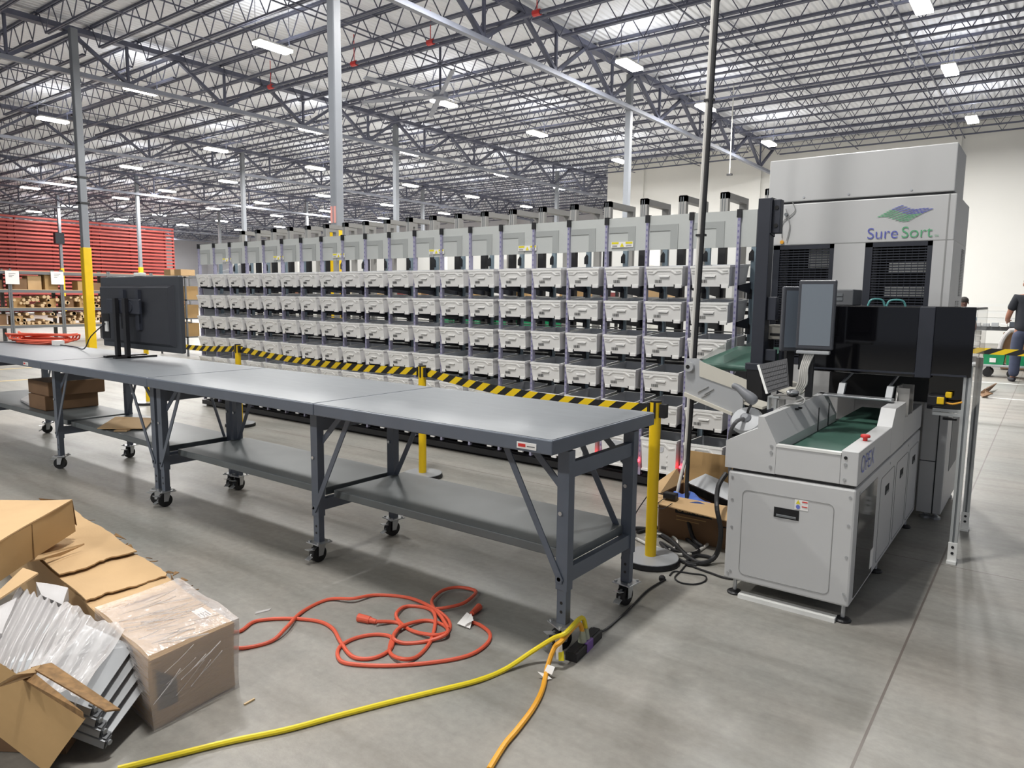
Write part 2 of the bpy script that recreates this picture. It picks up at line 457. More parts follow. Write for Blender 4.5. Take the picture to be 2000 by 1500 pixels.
# ------------------------------------------------------------------ roof steel
GX = [0.0, -11.35, -22.35, -33.6, -45.8, -58.2, -69.6, -80.0, -90.0]
GY = [-3.2, 9.2, 21.6, 35.0, 47.4]
LINE = ['line above the white machines', 'line ending at the white wall'] + ['%s line left of the white wall' % ordn(i) for i in range(1, 9)]
SPAN = ['nearest span', 'second span', 'third span', 'farthest span']
def girder(x, y0, y1, lab):
    t = thing('roof_girder', lab, 'girder', (x, (y0+y1)/2, 7.7), 0, 'roof girders on the column lines')
    b = MB(); b.box(x-0.13, y0, 8.84, x+0.13, y1, 8.98); b.build('top_chord', 'steel_dark', t)
    n = 4; d = (y1-y0)/n
    b = MB(); b.box(x-0.07, y0, 7.70, x+0.07, y1, 7.82); b.build('bottom_chord', 'steel_pale', t)
    b = MB()
    for k in range(n):
        ya = y0+k*d; ym = ya+d/2
        b.bar((x, ya, 8.86), (x, ym, 7.8), 0.11, 0.09); b.bar((x, ya+d, 8.86), (x, ym, 7.8), 0.11, 0.09)
        b.bar((x, ym, 7.8), (x, ym, 8.86), 0.07, 0.07)
    b.build('web', 'steel_dark', t)
    return t
for i, x in enumerate(GX[:8]):
    for j in range(4):
        if j == 3 and x > -21: continue
        y1 = GY[j+1] if not (j == 2 and x > -21) else 35.8
        girder(x, GY[j], y1, 'grey roof girder, %s, %s' % (LINE[i], SPAN[j]))
def joist_mesh(b, x0, x1, y, n):
    d = (x1-x0)/n
    for s in (-1, 1):
        b.box(x0+0.06, y+s*0.035-0.022, DECK-0.065, x1-0.06, y+s*0.035+0.022, DECK-0.004)
        b.box(x0+d*0.6, y+s*0.03-0.02, 8.46, x1-d*0.6, y+s*0.03+0.02, 8.51)
    for k in range(n):
        xa = x0+k*d; xm = xa+d/2
        b.bar((xa+0.06, y, DECK-0.06), (xm, y, 8.49), 0.022, 0.022); b.bar((xa+d-0.06, y, DECK-0.06), (xm, y, 8.49), 0.022, 0.022)
JY = [35.15-1.335*k for k in range(27)]; JY2 = [36.485+1.335*k for k in range(12)]
edges = [11.35]+GX
BAY = ['bay at the right edge', 'bay above the white machines', 'bay at the white wall corner'] + ['%s bay left of the white wall' % ordn(i) for i in range(1, 9)]
n_j = 0
for i in range(6):
    x1, x0 = edges[i], edges[i+1]
    b = MB(); joist_mesh(b, x0-x0, x1-x0, 0, 13)
    first = None
    ys = [y for y in JY if y > (14 if i == 0 else 11 if i == 1 else 3 if i == 2 else 0)] if True else JY
    if i == 2: ys = JY2[::-1][10:]+ys
    if i > 2: ys = JY2[::-1]+ys
    for k, y in enumerate(ys):
        lab = 'open-web roof joist, %s from the far end, %s' % (ordn(k+1) if k < 39 else 'last', BAY[i])
        if first is None:
            first = b.build('roof_joist', 'steel_dark'); first.location = (x0, y, 0); tag(first, lab, 'joist', 'open-web roof joists')
        else:
            o = first.copy(); C.objects.link(o); o.location = (x0, y, 0); o['label'] = lab
        n_j += 1
b = MB()
for i in range(6, 9):
    x1, x0 = edges[i], edges[i+1]
    for y in JY2[::-1]+JY[:24]: joist_mesh(b, x0, x1, y, 7)
tag(b.build('roof_joist_field', 'steel_dark'), 'dark mass of roof joists at the far left end of the hall', 'joists', kind='stuff')
for i in range(1, 5):
    x1, x0 = edges[i], edges[i+1]
    for q in (1, 2):
        x = x0+(x1-x0)*q/3.0
        b = MB(); ye = 35.8 if i < 3 else 52
        b.box(x-0.016, 3, 8.44, x+0.016, ye, 8.47); b.box(x-0.016, 3, DECK-0.1, x+0.016, ye, DECK-0.07)
        if q == 2: b.box(x+0.28, 3, 8.44, x+0.312, ye, 8.47)
        tag(b.build('joist_bridging', 'steel_dark'), 'thin bridging rods under the joists, %s line, %s' % ('left' if q == 1 else 'right', BAY[i]), 'bridging', 'roof joist bridging')
# columns
COL = [(-11.4, 9.4, 3.0, 'nearest, widest grey column behind the middle of the sorter'), (-11.45, 21.4, 2.95, 'grey column in front of the left end of the white back wall'),
       (-22.0, 9.15, 2.95, 'tall grey column with long yellow sleeve left of the television'), (-22.5, 21.7, 3.0, 'slim grey column just right of the nearest column'),
       (-33.5, 21.6, 3.0, 'grey column above the left end of the sorter'), (-46.0, 22.3, 3.29, 'far grey column above the television, yellow sleeve showing'),
       (-59.2, 22.9, 3.45, 'far grey column in front of the orange rack'), (-23.2, 35.0, 3.0, 'far grey column left of the white back wall corner'),
       (-33.8, 35.0, 3.0, 'distant thin column between the two slim columns'), (-46.0, 35.0, 3.2, 'distant column above the left part of the sorter'),
       (-58.0, 35.0, 3.2, 'distant column near the left end of the sorter'), (-33.8, 47.4, 3.0, 'farthest thin column seen over the middle of the sorter')]
for (x, y, hg, lab) in COL:
    t = thing('column', lab, 'column', (x, y, 0), 0, 'hall columns')
    b = MB(); b.rbox(x-0.095, y-0.095, 0, x+0.095, y+0.095, 8.84, 0.02); b.box(x-0.2, y-0.2, 0, x+0.2, y+0.2, 0.03); b.build('post', 'column_grey', t)
    b = MB(); b.rbox(x-0.112, y-0.112, 0.03, x+0.112, y+0.112, hg, 0.02); b.build('base_sleeve', 'safety_yellow', t)['label'] = 'yellow impact sleeve'
    if (x, y) == (-22.0, 9.15):
        b = MB()
        for z in (4.15, 4.85): b.box(x-0.13, y-0.13, z, x+0.13, y+0.13, z+0.05)
        b.build('strap', 'black_paint', t)
    if (x, y) == (-11.4, 9.4):
        b = MB(); b.box(x-0.08, y-0.102, 3.1, x-0.02, y-0.095, 3.42); b.box(x+0.02, y-0.102, 3.1, x+0.08, y-0.095, 3.42); b.build('notice', 'notice_pink', t)['label'] = 'small pink notices'
    if (x, y) == (-59.2, 22.9):
        b = MB(); b.box(x+0.13, y-0.5, 5.2, x+0.5, y+0.1, 6.0); b.build('junction_box', 'charcoal', t)
# high-bay lamps: measured grid, with unmeasured ones added to light the far left wall
LX = [-2.78, -9.77, -16.6, -23.5, -30.2, -38.0, -44.75, -50.9, -58.9, -65.5, -72.5, -79.5, -86.0]
LY = [(1.9, (0,)), (5.4, (1,)), (11.7, (0, 1, 2, 3, 4)), (18.2, range(0, 8)), (23.57, range(0, 10)), (30.27, range(0, 13)), (35.8, range(3, 13)), (41.7, range(4, 13)), (-7.0, (0, 1, 2))]
lamp0 = None; LZ = 8.04
RN = {1.9: 'overhead row', 5.4: 'row above the tables', 11.7: 'nearest row in view', 18.2: 'second row in view', 23.57: 'third row in view', 30.27: 'fourth row in view', 35.8: 'fifth row in view', 41.7: 'farthest row', -7.0: 'row behind the viewer'}
for (y, ids) in LY:
    for n_, i in enumerate(ids):
        x = LX[i]; lab = 'lit high-bay roof lamp, %s from the right, %s' % (ordn(n_+1), RN[y])
        if lamp0 is None:
            lamp0 = thing('high_bay_lamp', lab, 'lamp', (x, y, LZ), 0, 'high-bay lamps')
            b = MB(); b.rbox(x-0.17, y-0.5, LZ, x+0.17, y+0.5, LZ+0.06, 0.02); b.build('housing', 'lamp_case', lamp0)
            b = MB(); b.box(x-0.165, y-0.49, LZ-0.06, x-0.01, y+0.49, LZ); b.box(x+0.01, y-0.49, LZ-0.06, x+0.165, y+0.49, LZ); b.build('diffuser', 'lamp_glow', lamp0)
            b = MB()
            for s in (-0.5, 0.5): b.cyl((x, y+s, LZ+0.06), (x, y+s, 9.1), 0.008, 6)
            b.build('hanger', 'steel_dark', lamp0)
            ld = bpy.data.lights.new('lamp_light', 'AREA'); ld.shape = 'RECTANGLE'; ld.size = 0.36; ld.size_y = 1.0; ld.energy = LAMP_W; ld.color = (1.0, 0.985, 0.96)
            lo = bpy.data.objects.new('lamp_light', ld); C.objects.link(lo); lo.parent = lamp0; lo.location = (0, 0, -0.075)
            ud = bpy.data.lights.new('deck_fill_light', 'AREA'); ud.shape = 'RECTANGLE'; ud.size = 0.3; ud.size_y = 0.9; ud.energy = LAMP_W*0.035; ud.color = (0.95, 0.97, 1.0)  # upward fill lamp added to brighten the roof deck
            uo = bpy.data.objects.new('deck_fill_light', ud); C.objects.link(uo); uo.parent = lamp0; uo.location = (0, 0, 0.09); uo.rotation_euler = (math.pi, 0, 0)
            tr = grab(lamp0)
        else:
            dup(lamp0, (x, y, LZ), None, lab, tree=tr)
# sprinkler pipe with red couplings, and the big ceiling fan
b = MB(); b.cyl((-33, 14.4, 8.3), (-6, 14.4, 8.3), 0.045, 10)
t = thing('sprinkler_pipe', 'dark sprinkler pipe with red couplings under the joists', 'pipe', (-20, 14.4, 8.3))
b.build('pipe', 'steel_dark', t)
for x in (-20.6, -16.6, -13.6, -10.2):
    b = MB(); b.cyl((x-0.1, 14.4, 8.3), (x+0.1, 14.4, 8.3), 0.075, 10); b.cyl((x, 14.4, 8.3), (x, 14.4, 9.1), 0.012, 6); b.build('coupling', 'red_plastic', t)
fx, fy = -15.1, 16.4
t = thing('ceiling_fan', 'large ceiling fan with long thin pale blades hanging from the joists', 'fan', (fx, fy, 8.0))
b = MB(); b.cyl((fx, fy, 7.75), (fx, fy, 9.1), 0.035, 8); b.build('downrod', 'steel_dark', t)
b = MB(); b.lathe((fx, fy, 7.5), [(0.1, 0), (0.24, 0.05), (0.24, 0.2), (0.1, 0.28)], 16); b.build('hub', 'steel_pale', t)
for k in range(6):
    a = 0.35+k*math.pi/3; ca, sa = math.cos(a), math.sin(a)
    b = MB(); b.prism([(fx+ca*0.2-sa*0.07, fy+sa*0.2+ca*0.07, 7.62), (fx+ca*2.6-sa*0.07, fy+sa*2.6+ca*0.07, 7.62), (fx+ca*2.6+sa*0.07, fy+sa*2.6-ca*0.07, 7.58), (fx+ca*0.2+sa*0.07, fy+sa*0.2-ca*0.07, 7.58)], (0, 0, 0.02)); b.build('blade', 'steel_pale', t)
t = thing('pull_chain', 'thin pale pull chain hanging before the white back wall', 'chain', yp(1425, 342, 25.0))
q = yp(1425, 340, 25.0); b = MB(); b.cyl((q.x, 25.0, q.z), (q.x, 25.0, 9.1), 0.018, 6); b.build('chain', 'cord_white', t); b = MB(); b.box(q.x-0.09, 24.95, q.z-0.05, q.x+0.09, 25.05, q.z+0.01); b.build('handle', 'black_paint', t)
# white conduit and black cable dropping from the roof beside the conveyor
t = thing('cable_drop', 'white conduit and black cable dropping from roof to floor', 'cable', (-1.99, 4.8, 0))
p0 = Vector((-1.85, 4.86, 9.1)); p1 = Vector((-2.0, 4.8, 0.55))
b = MB(); b.cyl(p0+Vector((-0.03, 0, 0)), p1+Vector((-0.03, 0, 0)), 0.014, 8); b.tube([p1+Vector((-0.03, 0, 0)), (-2.06, 4.75, 0.3), (-2.05, 4.7, 0.03)], 0.012); b.build('conduit', 'cord_white', t)
b = MB(); b.tube([p0, p0*0.5+p1*0.5, (-1.985, 4.78, 1.2), (-2.0, 4.78, 0.6), (-1.97, 4.72, 0.25), (-1.88, 4.62, 0.06), (-1.78, 4.56, 0.02)], 0.015); b.build('cable', 'cord_black', t)
b = MB()
for k in range(9):
    q = p0.lerp(p1, 0.08+0.105*k); b.box(q.x-0.048, q.y-0.018, q.z, q.x+0.018, q.y+0.018, q.z+0.015)
b.build('strap', 'cord_black', t)
# ------------------------------------------------------------------ tote sorter
YP, PITCH_X, X0 = 5.85, 0.4077, -10.242        # post plane, bay width, first post
YB = 6.54                                       # rear uprights
ROWS = [1.975, 1.674, 1.368, 1.064, 0.770]
t = thing('tote_sorter', 'long white sorting rack holding the rows of white totes', 'sorting rack', (-6.2, 6.5, 0))
sorter = t
cap_m = MB(); 
for k in range(21):
    x = X0+k*PITCH_X
    b = MB(); b.box(x-0.012, YP-0.03, 0.1, x+0.012, YP+0.012, 2.40)
    for j in range(46):
        z = 0.22+j*0.047; b.box(x-0.006, YP-0.032, z, x+0.006, YP-0.03, z+0.018, 1)
    p = b.build('post', ['post_lavender', 'dot_violet'], t)
    b = MB(); b.box(x-0.018, YP-0.035, 2.36, x+0.018, YP+0.02, 2.425); b.build('post_cap', 'black_paint', p)
    # dark bracket arms carrying the totes, one plate per post
    b = MB()
    for z in ROWS:
        zt = z-0.16
        b.prism([(x, YP-0.02, zt-0.035), (x, YP-0.02, zt+0.0), (x, YB, zt+0.07), (x, YB, zt-0.10)], (0.012, 0, 0))
    b.build('bracket_arm', 'charcoal', t)
    b = MB(); b.box(x-0.035, YB, 0.05, x+0.035, YB+0.06, 2.2); b.build('rear_post', 'black_paint', t)
    b = MB(); b.prism([(x, YP-0.02, 0.12), (x, YP-0.02, 0.16), (x, YB, 0.2), (x, YB, 0.12)], (0.012, 0, 0)); b.build('foot_arm', 'charcoal', t)
    b = MB(); b.box(x+0.0, YP+0.30, 0.3, x+0.045, YP+0.33, 2.16); b.build('guide_rail', 'blue_grey', t)
    for z in [2.03]+[r-0.27 for r in ROWS[:4]]:
        if k == 0: continue
        b = MB()
        b.prism([(x-0.015, YP+0.29, z), (x+0.025, YP+0.29, z), (x+0.025, YP+0.29, z+0.075), (x+0.01, YP+0.29, z+0.095), (x-0.015, YP+0.29, z+0.06)], (0, 0.03, 0))
        b.build('latch', 'black_paint', t)
for k in range(20):
    x = X0+k*PITCH_X; xr = x+PITCH_X if k < 19 else x+PITCH_X+0.14
    b = MB(); b.box(x+0.013, YP-0.008, 2.125, xr-0.001 if k == 19 else xr-0.013, YP+0.012, 2.418)
    p = b.build('header_panel', 'panel_grey', t)
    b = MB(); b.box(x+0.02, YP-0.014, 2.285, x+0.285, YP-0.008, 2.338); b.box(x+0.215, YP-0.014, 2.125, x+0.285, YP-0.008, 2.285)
    b.build('panel_strip', 'panel_grey_dark', p)  # darker grey angled strip raised on each header panel
for k in (1, 4, 7, 11, 14, 17):
    x = X0+k*PITCH_X+(0.22 if k != 17 else 0.05)
    b = MB(); b.box(x, YP-0.02, 2.155, x+0.22, YP-0.015, 2.205)
    b.box(x+0.005, YP-0.0215, 2.185, x+0.075, YP-0.02, 2.203, 1); b.box(x+0.145, YP-0.0215, 2.185, x+0.215, YP-0.02, 2.203, 1)
    b.prism([(x+0.09, YP-0.0215, 2.16), (x+0.13, YP-0.0215, 2.16), (x+0.11, YP-0.0215, 2.198)], (0, 0.0015, 0), 1)
    for q in (0.168, 0.177): b.box(x+0.01, YP-0.0215, 1.995+q, x+0.06, YP-0.02, 1.998+q, 2); b.box(x+0.15, YP-0.0215, 1.995+q, x+0.205, YP-0.02, 1.998+q, 2)
    b.build('warning_label', ['paper', 'label_yellow', 'ink'], t)['label'] = 'white and yellow warning sticker'
XL, XR = X0-0.02, X0+20*PITCH_X+0.02
for z in ROWS+[0.36]:
    b = MB(); b.box(XL, YP+0.42, z-0.335 if z > 0.5 else 0.1, XR, YP+0.45, z-0.30 if z > 0.5 else 0.14); b.box(XL, YB-0.05, z-0.11, XR, YB-0.02, z-0.075)
    b.box(XL, YP+0.60, z+0.028, XR, YP+0.62, z+0.04, 1); b.build('cross_rail', ['black_paint', 'alu_frame'], t)
b = MB(); b.box(XL, YP+0.02, 0.0, XR, YB+0.02, 0.10); b.box(XL, YP-0.05, 0.03, XR, YP+0.04, 0.09); b.build('base', 'black_paint', t)
b = MB()
for z0, z1 in ((0.12, 1.95),): b.box(XL-0.012, YP+0.05, z0, XL-0.002, YB, z1)
b.prism([(XL-0.012, YP+0.1, 1.95), (XL-0.012, YB, 1.95), (XL-0.012, YB, 2.16)], (0.01, 0, 0)); b.build('end_panel', 'tote_grey', t)
# tall aluminium frames bridging the aisle behind, one per bay
for k in range(21):
    x = X0+k*PITCH_X-0.005; za = 2.675
    b = MB(); b.box(x-0.03, YB+0.0, 2.18, x+0.045, YB+0.05, za); b.box(x-0.03, YB, za-0.055, x+0.045, 7.09, za); b.box(x-0.03, 7.04, 0.1, x+0.045, 7.09, za-0.055)
    b.box(x-0.012, YB-0.002, 2.2, x-0.004, YB, za-0.01, 1); b.box(x+0.012, YB-0.002, 2.2, x+0.02, YB, za-0.01, 1)
    b.build('aisle_frame', ['alu_frame', 'alu_dark'], t)
    b = MB(); b.box(x-0.025, YB+0.005, za, x+0.04, YB+0.045, za+0.004); b.build('frame_cap', 'charcoal', t)
b = MB(); b.box(XL, 7.12, 2.25, XR, 7.14, 2.46); b.build('rear_header', 'panel_grey', t)
b = MB(); b.box(XL, 7.0, 0.1, XR, 7.03, 1.09); b.build('rear_dark_sheet', 'black_paint', t)  # added black sheet standing in for the dark behind the lower tote gaps
b = MB()
for z in (0.3, 0.8, 1.1): b.box(XL, 7.1, z, XR, 7.14, z+0.05)
b.build('rear_rail', 'black_paint', t)
for k, col in ((17, 1), (18, 1), (19, 1)):
    x = X0+k*PITCH_X; b = MB(); b.ball((x+0.0, YP-0.05, 0.235), 0.014, n=12, k=8); b.build('indicator_light', 'red_glow', t)['label'] = 'small glowing red light'
# short totes
def tote_body(b, w, wb, h, L, lb, rim=0.018, hole=False):
    def ring(w_, y0, y1, z): return [(-w_/2, y0, z), (w_/2, y0, z), (w_/2, y1, z), (-w_/2, y1, z)]
    f0, f1 = 0.0, 0.022
    outer_b = ring(wb, f1, f1+lb, 0); outer_t = ring(w-0.012, 0.004, L-0.004, h-rim); rim_b = ring(w, 0, L, h-rim); rim_t = ring(w, 0, L, h)
    in_t = ring(w-0.026, 0.013, L-0.013, h); in_b = ring(wb-0.01, f1+0.008, f1+lb-0.008, 0.012)
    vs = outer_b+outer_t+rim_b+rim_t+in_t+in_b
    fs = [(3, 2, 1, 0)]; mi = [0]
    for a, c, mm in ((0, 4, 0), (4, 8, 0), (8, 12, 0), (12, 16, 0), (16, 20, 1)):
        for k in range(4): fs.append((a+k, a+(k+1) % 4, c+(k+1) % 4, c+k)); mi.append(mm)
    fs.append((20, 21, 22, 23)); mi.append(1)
    o = len(b.v); b.v += [Vector(p) for p in vs]
    for f, mm in zip(fs, mi): b.f.append(tuple(i+o for i in f)); b.m.append(mm)
def fy(z, h): return 0.022*(1-z/h)           # sloping front face
W, WB, Hh, LL = 0.346, 0.312, 0.172, 0.47
root = thing('tote', '', 'tote', (0, 0, 0), 0, 'white totes in the five upper rows')
b = MB(); tote_body(b, W, WB, Hh, LL, 0.40)
# raised wave moulding and side pads on the front
def ridge(pts, r=0.005):
    for p, q in zip(pts[:-1], pts[1:]):
        b.bar((p[0], fy(p[1], Hh)-0.001, p[1]), (q[0], fy(q[1], Hh)-0.001, q[1]), 0.010, 0.006, up=(0, 1, 0))
ridge([(-0.155, 0.118), (-0.10, 0.112), (-0.062, 0.138), (0.062, 0.138), (0.10, 0.112), (0.155, 0.118)])
for s in (-1, 1): b.prism([(s*0.152, fy(0.155, Hh), 0.132), (s*0.105, fy(0.14, Hh), 0.132), (s*0.112, fy(0.12, Hh), 0.122), (s*0.152, fy(0.12, Hh), 0.122)], (0, -0.006, 0))
for x0, x1 in ((-0.153, -0.102), (0.095, 0.153)): b.box(x0, 0.014, -0.012, x1, 0.035, 0.012)
for x0, x1 in ((-0.101, -0.092), (0.083, 0.092)): b.box(x0, fy(0.01, Hh)-0.003, -0.008, x1, 0.03, 0.018, 2)
b.build('shell', ['tote_white', 'tote_grey', 'black_paint'], root)
b = MB(); b.prism([(-0.05, fy(0.086, Hh)-0.009, 0.092), (0.05, fy(0.086, Hh)-0.009, 0.092), (0.042, fy(0.08, Hh)-0.009, 0.078), (-0.042, fy(0.08, Hh)-0.009, 0.078)], (0, 0.012, 0)); b.box(-0.046, fy(0.1, Hh)-0.002, 0.108, 0.046, fy(0.1, Hh)+0.003, 0.112); b.box(-0.04, fy(0.077, Hh)-0.007, 0.0735, 0.04, fy(0.077, Hh)+0.004, 0.078, 1); b.build('handle', ['tote_white', 'charcoal'], root)
b = MB()
for k, wd in enumerate((3, 2, 4, 2, 3, 5, 2, 3, 2)):
    x = -0.09+k*0.0075; b.box(x, fy(0.045, Hh)-0.003, 0.032, x+wd*0.0011, fy(0.045, Hh)+0.004, 0.058)
b.build('barcode', 'ink', root)
tr = grab(root); TILT = R(3.6)
RW = ['topmost', 'second', 'third', 'fourth', 'fifth']
first = True
for rI, zt in enumerate(ROWS):
    for k in range(20):
        x = X0+(k+0.5)*PITCH_X+0.004
        col = '%s column from the sorter right end' % ordn(20-k)
        lab = 'white tote, %s row from the top, %s' % (RW[rI], col)
        loc = (x, 5.757, zt-Hh)
        if first: root.location = loc; root['label'] = lab; o = root; first = False
        else: o = dup(root, loc, None, lab, tree=tr)
        o.rotation_euler = (TILT, 0, 0)
# tall open bins of the bottom row
root = thing('tall_bin', '', 'bin', (0, 0, 0), 0, 'tall white bins in the bottom row')
b = MB(); HB = 0.30; tote_body(b, 0.35, 0.32, HB, 0.42, 0.37, rim=0.02)
fy2 = lambda z: 0.022*(1-z/HB)
pts = [(-0.155, 0.235), (-0.10, 0.225), (-0.06, 0.262), (0.06, 0.262), (0.10, 0.225), (0.155, 0.235)]
for p, q in zip(pts[:-1], pts[1:]): b.bar((p[0], fy2(p[1])-0.001, p[1]), (q[0], fy2(q[1])-0.001, q[1]), 0.012, 0.008, up=(0, 1, 0))
for x in (-0.08, 0.0, 0.08):
    for z in (0.07, 0.11, 0.16): b.cyl((x, fy2(z), z), (x, fy2(z)-0.004, z), 0.008, 8)
b.box(-0.165, 0.01, -0.006, 0.165, 0.03, 0.012); b.box(0.085, 0.008, -0.03, 0.14, 0.03, 0.0)
b.build('shell', ['tote_white', 'tote_grey'], root)
b = MB(); b.prism([(-0.055, fy2(0.22)-0.003, 0.235), (0.055, fy2(0.22)-0.003, 0.235), (0.05, fy2(0.19)-0.003, 0.2), (0.035, fy2(0.19)-0.003, 0.185), (-0.035, fy2(0.19)-0.003, 0.185), (-0.05, fy2(0.19)-0.003, 0.2)], (0, 0.004, 0)); b.build('hand_hole', 'tote_grey', root)
b = MB()
for k in range(6): b.box(0.03+k*0.008, fy2(0.05)-0.003, 0.035, 0.034+k*0.008, fy2(0.05)+0.003, 0.06)
b.build('barcode', 'ink', root)
tr = grab(root)
for k in range(20):
    x = X0+(k+0.5)*PITCH_X+0.006; lab = 'tall open white bin in the bottom row, %s from the right' % ordn(20-k)
    if k == 0: root.location = (x, 5.757, 0.165); root['label'] = lab
    else: dup(root, (x, 5.757, 0.165), None, lab, tree=tr)

# ------------------------------------------------------------------ work tables on casters
HT = 1.065; TY0, TY1 = 2.617, 3.65
def make_caster(parent, x, y, rz):
    b = MB(); b.rbox(-0.058, -0.058, 0.122, 0.058, 0.058, 0.13, 0.002)
    for sx in (-1, 1):
        for sy in (-1, 1): b.cyl((sx*0.043, sy*0.043, 0.13), (sx*0.043, sy*0.043, 0.139), 0.009, 6)
    b.lathe((0, 0, 0.108), [(0.03, 0), (0.034, 0.006), (0.03, 0.014)], 16)
    for s in (-1, 1): b.prism([(s*0.03, -0.028, 0.112), (s*0.03, 0.022, 0.112), (s*0.03, 0.002, 0.045), (s*0.03, -0.03, 0.045)], (s*0.004, 0, 0))
    c = b.build('caster', 'zinc', parent, local=True)
    c.location = Vector((x, y, 0))-FRAME[parent.name][0]; c.rotation_euler = (0, 0, rz)
    b = MB(); b.cyl((-0.021, -0.014, 0.053), (0.021, -0.014, 0.053), 0.053, 24); b.cyl((-0.024, -0.014, 0.053), (0.024, -0.014, 0.053), 0.022, 12); b.build('wheel', 'rubber', c, local=True)
    b = MB(); b.prism([(-0.02, -0.05, 0.085), (0.02, -0.05, 0.085), (0.02, -0.10, 0.095), (-0.02, -0.10, 0.095)], (0, 0, 0.004)); b.prism([(-0.02, -0.07, 0.045), (0.02, -0.07, 0.045), (0.02, -0.10, 0.03), (-0.02, -0.10, 0.03)], (0, 0, 0.004))
    b.bar((0, -0.03, 0.09), (0, -0.07, 0.05), 0.012, 0.012); b.bar((0, -0.03, 0.09), (0, -0.06, 0.09), 0.012, 0.012); b.build('brake_pedal', 'zinc', c, local=True)
def make_leg(t, x, y, sgn, front):
    b = MB(); b.box(x-0.032, y-0.026, 0.30, x+0.032, y+0.026, 0.985); b.box(x-0.026, y-0.021, 0.131, x+0.026, y+0.021, 0.31)
    for z in (0.19, 0.235): b.cyl((x, y-0.0215, z), (x, y-0.0225, z), 0.008, 10, mi=1)
    for z in (0.355, 0.68): b.cyl((x-0.01, y-0.026, z), (x-0.01, y-0.034, z), 0.011, 8, mi=2)
    b.build('leg', ['table_paint', 'black_paint', 'zinc'], t)
    yy = y-0.03 if front else y-0.03
    b = MB(); b.bar((x, yy, 0.345), (x+sgn*0.36, yy, 1.0), 0.034, 0.007, up=(0, 1, 0)); b.bar((x-0.01, yy, 0.335), (x+0.012*sgn, yy, 0.37), 0.036, 0.008, up=(0, 1, 0))
    b.bar((x, y+0.02, 0.76), (x+sgn*0.24, y+0.02, 0.99), 0.034, 0.007, up=(0, 1, 0))
    b.build('brace', 'table_paint', t)
def work_table(x0, x1, lab, legs, shelf, label_x=None, cy0=TY0, cast=(0.3, -0.4)):
    t = thing('work_table', lab, 'table', ((x0+x1)/2, (TY0+TY1)/2, 0), 0, 'grey rolling work tables')
    b = MB(); b.rbox(x0, TY0, 0.995, x1, TY1, HT, 0.006); top = b.build('tabletop', 'table_paint', t)
    b = MB(); b.box(x0+0.008, TY0+0.008, HT, x1-0.008, TY1-0.008, HT+0.002); b.build('work_surface', 'table_top', top)
    for (x, sgn) in legs:
        for y, fr in ((2.81, True), (3.46, False)):
            make_leg(t, x, y, sgn, fr); make_caster(t, x, y, random.uniform(-0.9, 0.5)+(0.6 if not fr else 0))
        b = MB(); b.box(x-0.012, 2.836, 0.85, x+0.022, 3.434, 0.925); b.build('end_rail', 'table_paint', t)
        b = MB(); b.box(x-0.012, 2.836, 0.335, x+0.024, 3.434, 0.41); b.build('end_rail', 'table_paint', t)
    b = MB(); b.rbox(shelf[0], 2.90, 0.405, shelf[1], 3.53, 0.455, 0.006); sh = b.build('lower_shelf', 'shelf_paint', t)
    if label_x:
        b = MB(); b.box(label_x, TY0-0.003, 1.008, label_x+0.11, TY0, 1.038); b.box(label_x+0.008, TY0-0.004, 1.016, label_x+0.05, TY0-0.003, 1.031, 1)
        b.box(label_x+0.058, TY0-0.004, 1.02, label_x+0.102, TY0-0.003, 1.024, 2); b.build('maker_label', ['paper', 'red_plastic', 'ink'], t)['label'] = 'white and red maker label'
    return t
work_table(-3.418, -1.735, 'nearest grey rolling work table, its end facing the conveyor', [(-1.78, -1), (-3.64, 1)], (-3.60, -1.80), -1.93)
work_table(-5.395, -3.424, 'grey rolling work table in the middle of the row, bare on top', [(-5.565, 1)], (-5.53, -3.68))
work_table(-7.36, -5.401, 'grey rolling work table with flat cardboard on its lower shelf', [(-5.67, -1), (-7.55, 1)], (-7.52, -5.70))
work_table(-10.6, -7.366, 'farthest grey rolling work table, television and orange cord on top', [(-9.62, 1)], (-10.4, -7.60), -7.76)

# things on and under the tables
ty = 3.42
t = thing('television', 'black flat television seen from behind on the far work table', 'television', (-7.1, ty, HT))
p0, p1, p2, p3 = yp(193, 541, ty), yp(347, 542, ty), yp(355, 690, ty), yp(205, 675, ty)
x0, x1, z0, z1 = p0.x+0.02, p1.x+0.01, 1.145, p0.z
b = MB(); b.rbox(x0, ty, z0, x1, ty+0.05, z1, 0.012); b.build('screen_frame', 'tv_frame', t)
b = MB(); b.hexa([(x0+0.06, ty+0.001, z0+0.05), (x1-0.08, ty+0.001, z0+0.05), (x1-0.08, ty+0.001, z1-0.08), (x0+0.06, ty+0.001, z1-0.08), (x0+0.09, ty-0.045, z0+0.08), (x1-0.12, ty-0.045, z0+0.08), (x1-0.12, ty-0.045, z1-0.11), (x0+0.09, ty-0.045, z1-0.11)]); bk = b.build('back_cover', 'tv_black', t)
xc = x0+0.56
b = MB()
b = None
for xx in (xc+0.02, xc+0.32):
    b = MB(); b.box(xx, ty-0.075, z0+0.20, xx+0.07, ty-0.045, z1-0.13); b.build('mount_rail', 'charcoal', t)
b = MB(); b.rbox(xc-0.22, ty-0.10, z0+0.35, xc+0.45, ty-0.075, z0+0.49, 0.006)
for xx in (xc-0.02, xc+0.12, xc+0.27): b.cyl((xx, ty-0.1, z0+0.42), (xx, ty-0.106, z0+0.42), 0.05, 16)
b.build('mount_plate', 'charcoal', t)
for xx in (xc+0.0, xc+0.20):
    b = MB(); b.box(xx, ty-0.14, HT+0.002, xx+0.055, ty-0.105, z0+0.50); b.box(xx, ty-0.25, HT+0.002, xx+0.055, ty+0.15, HT+0.02); b.build('stand_leg', 'black_paint', t)
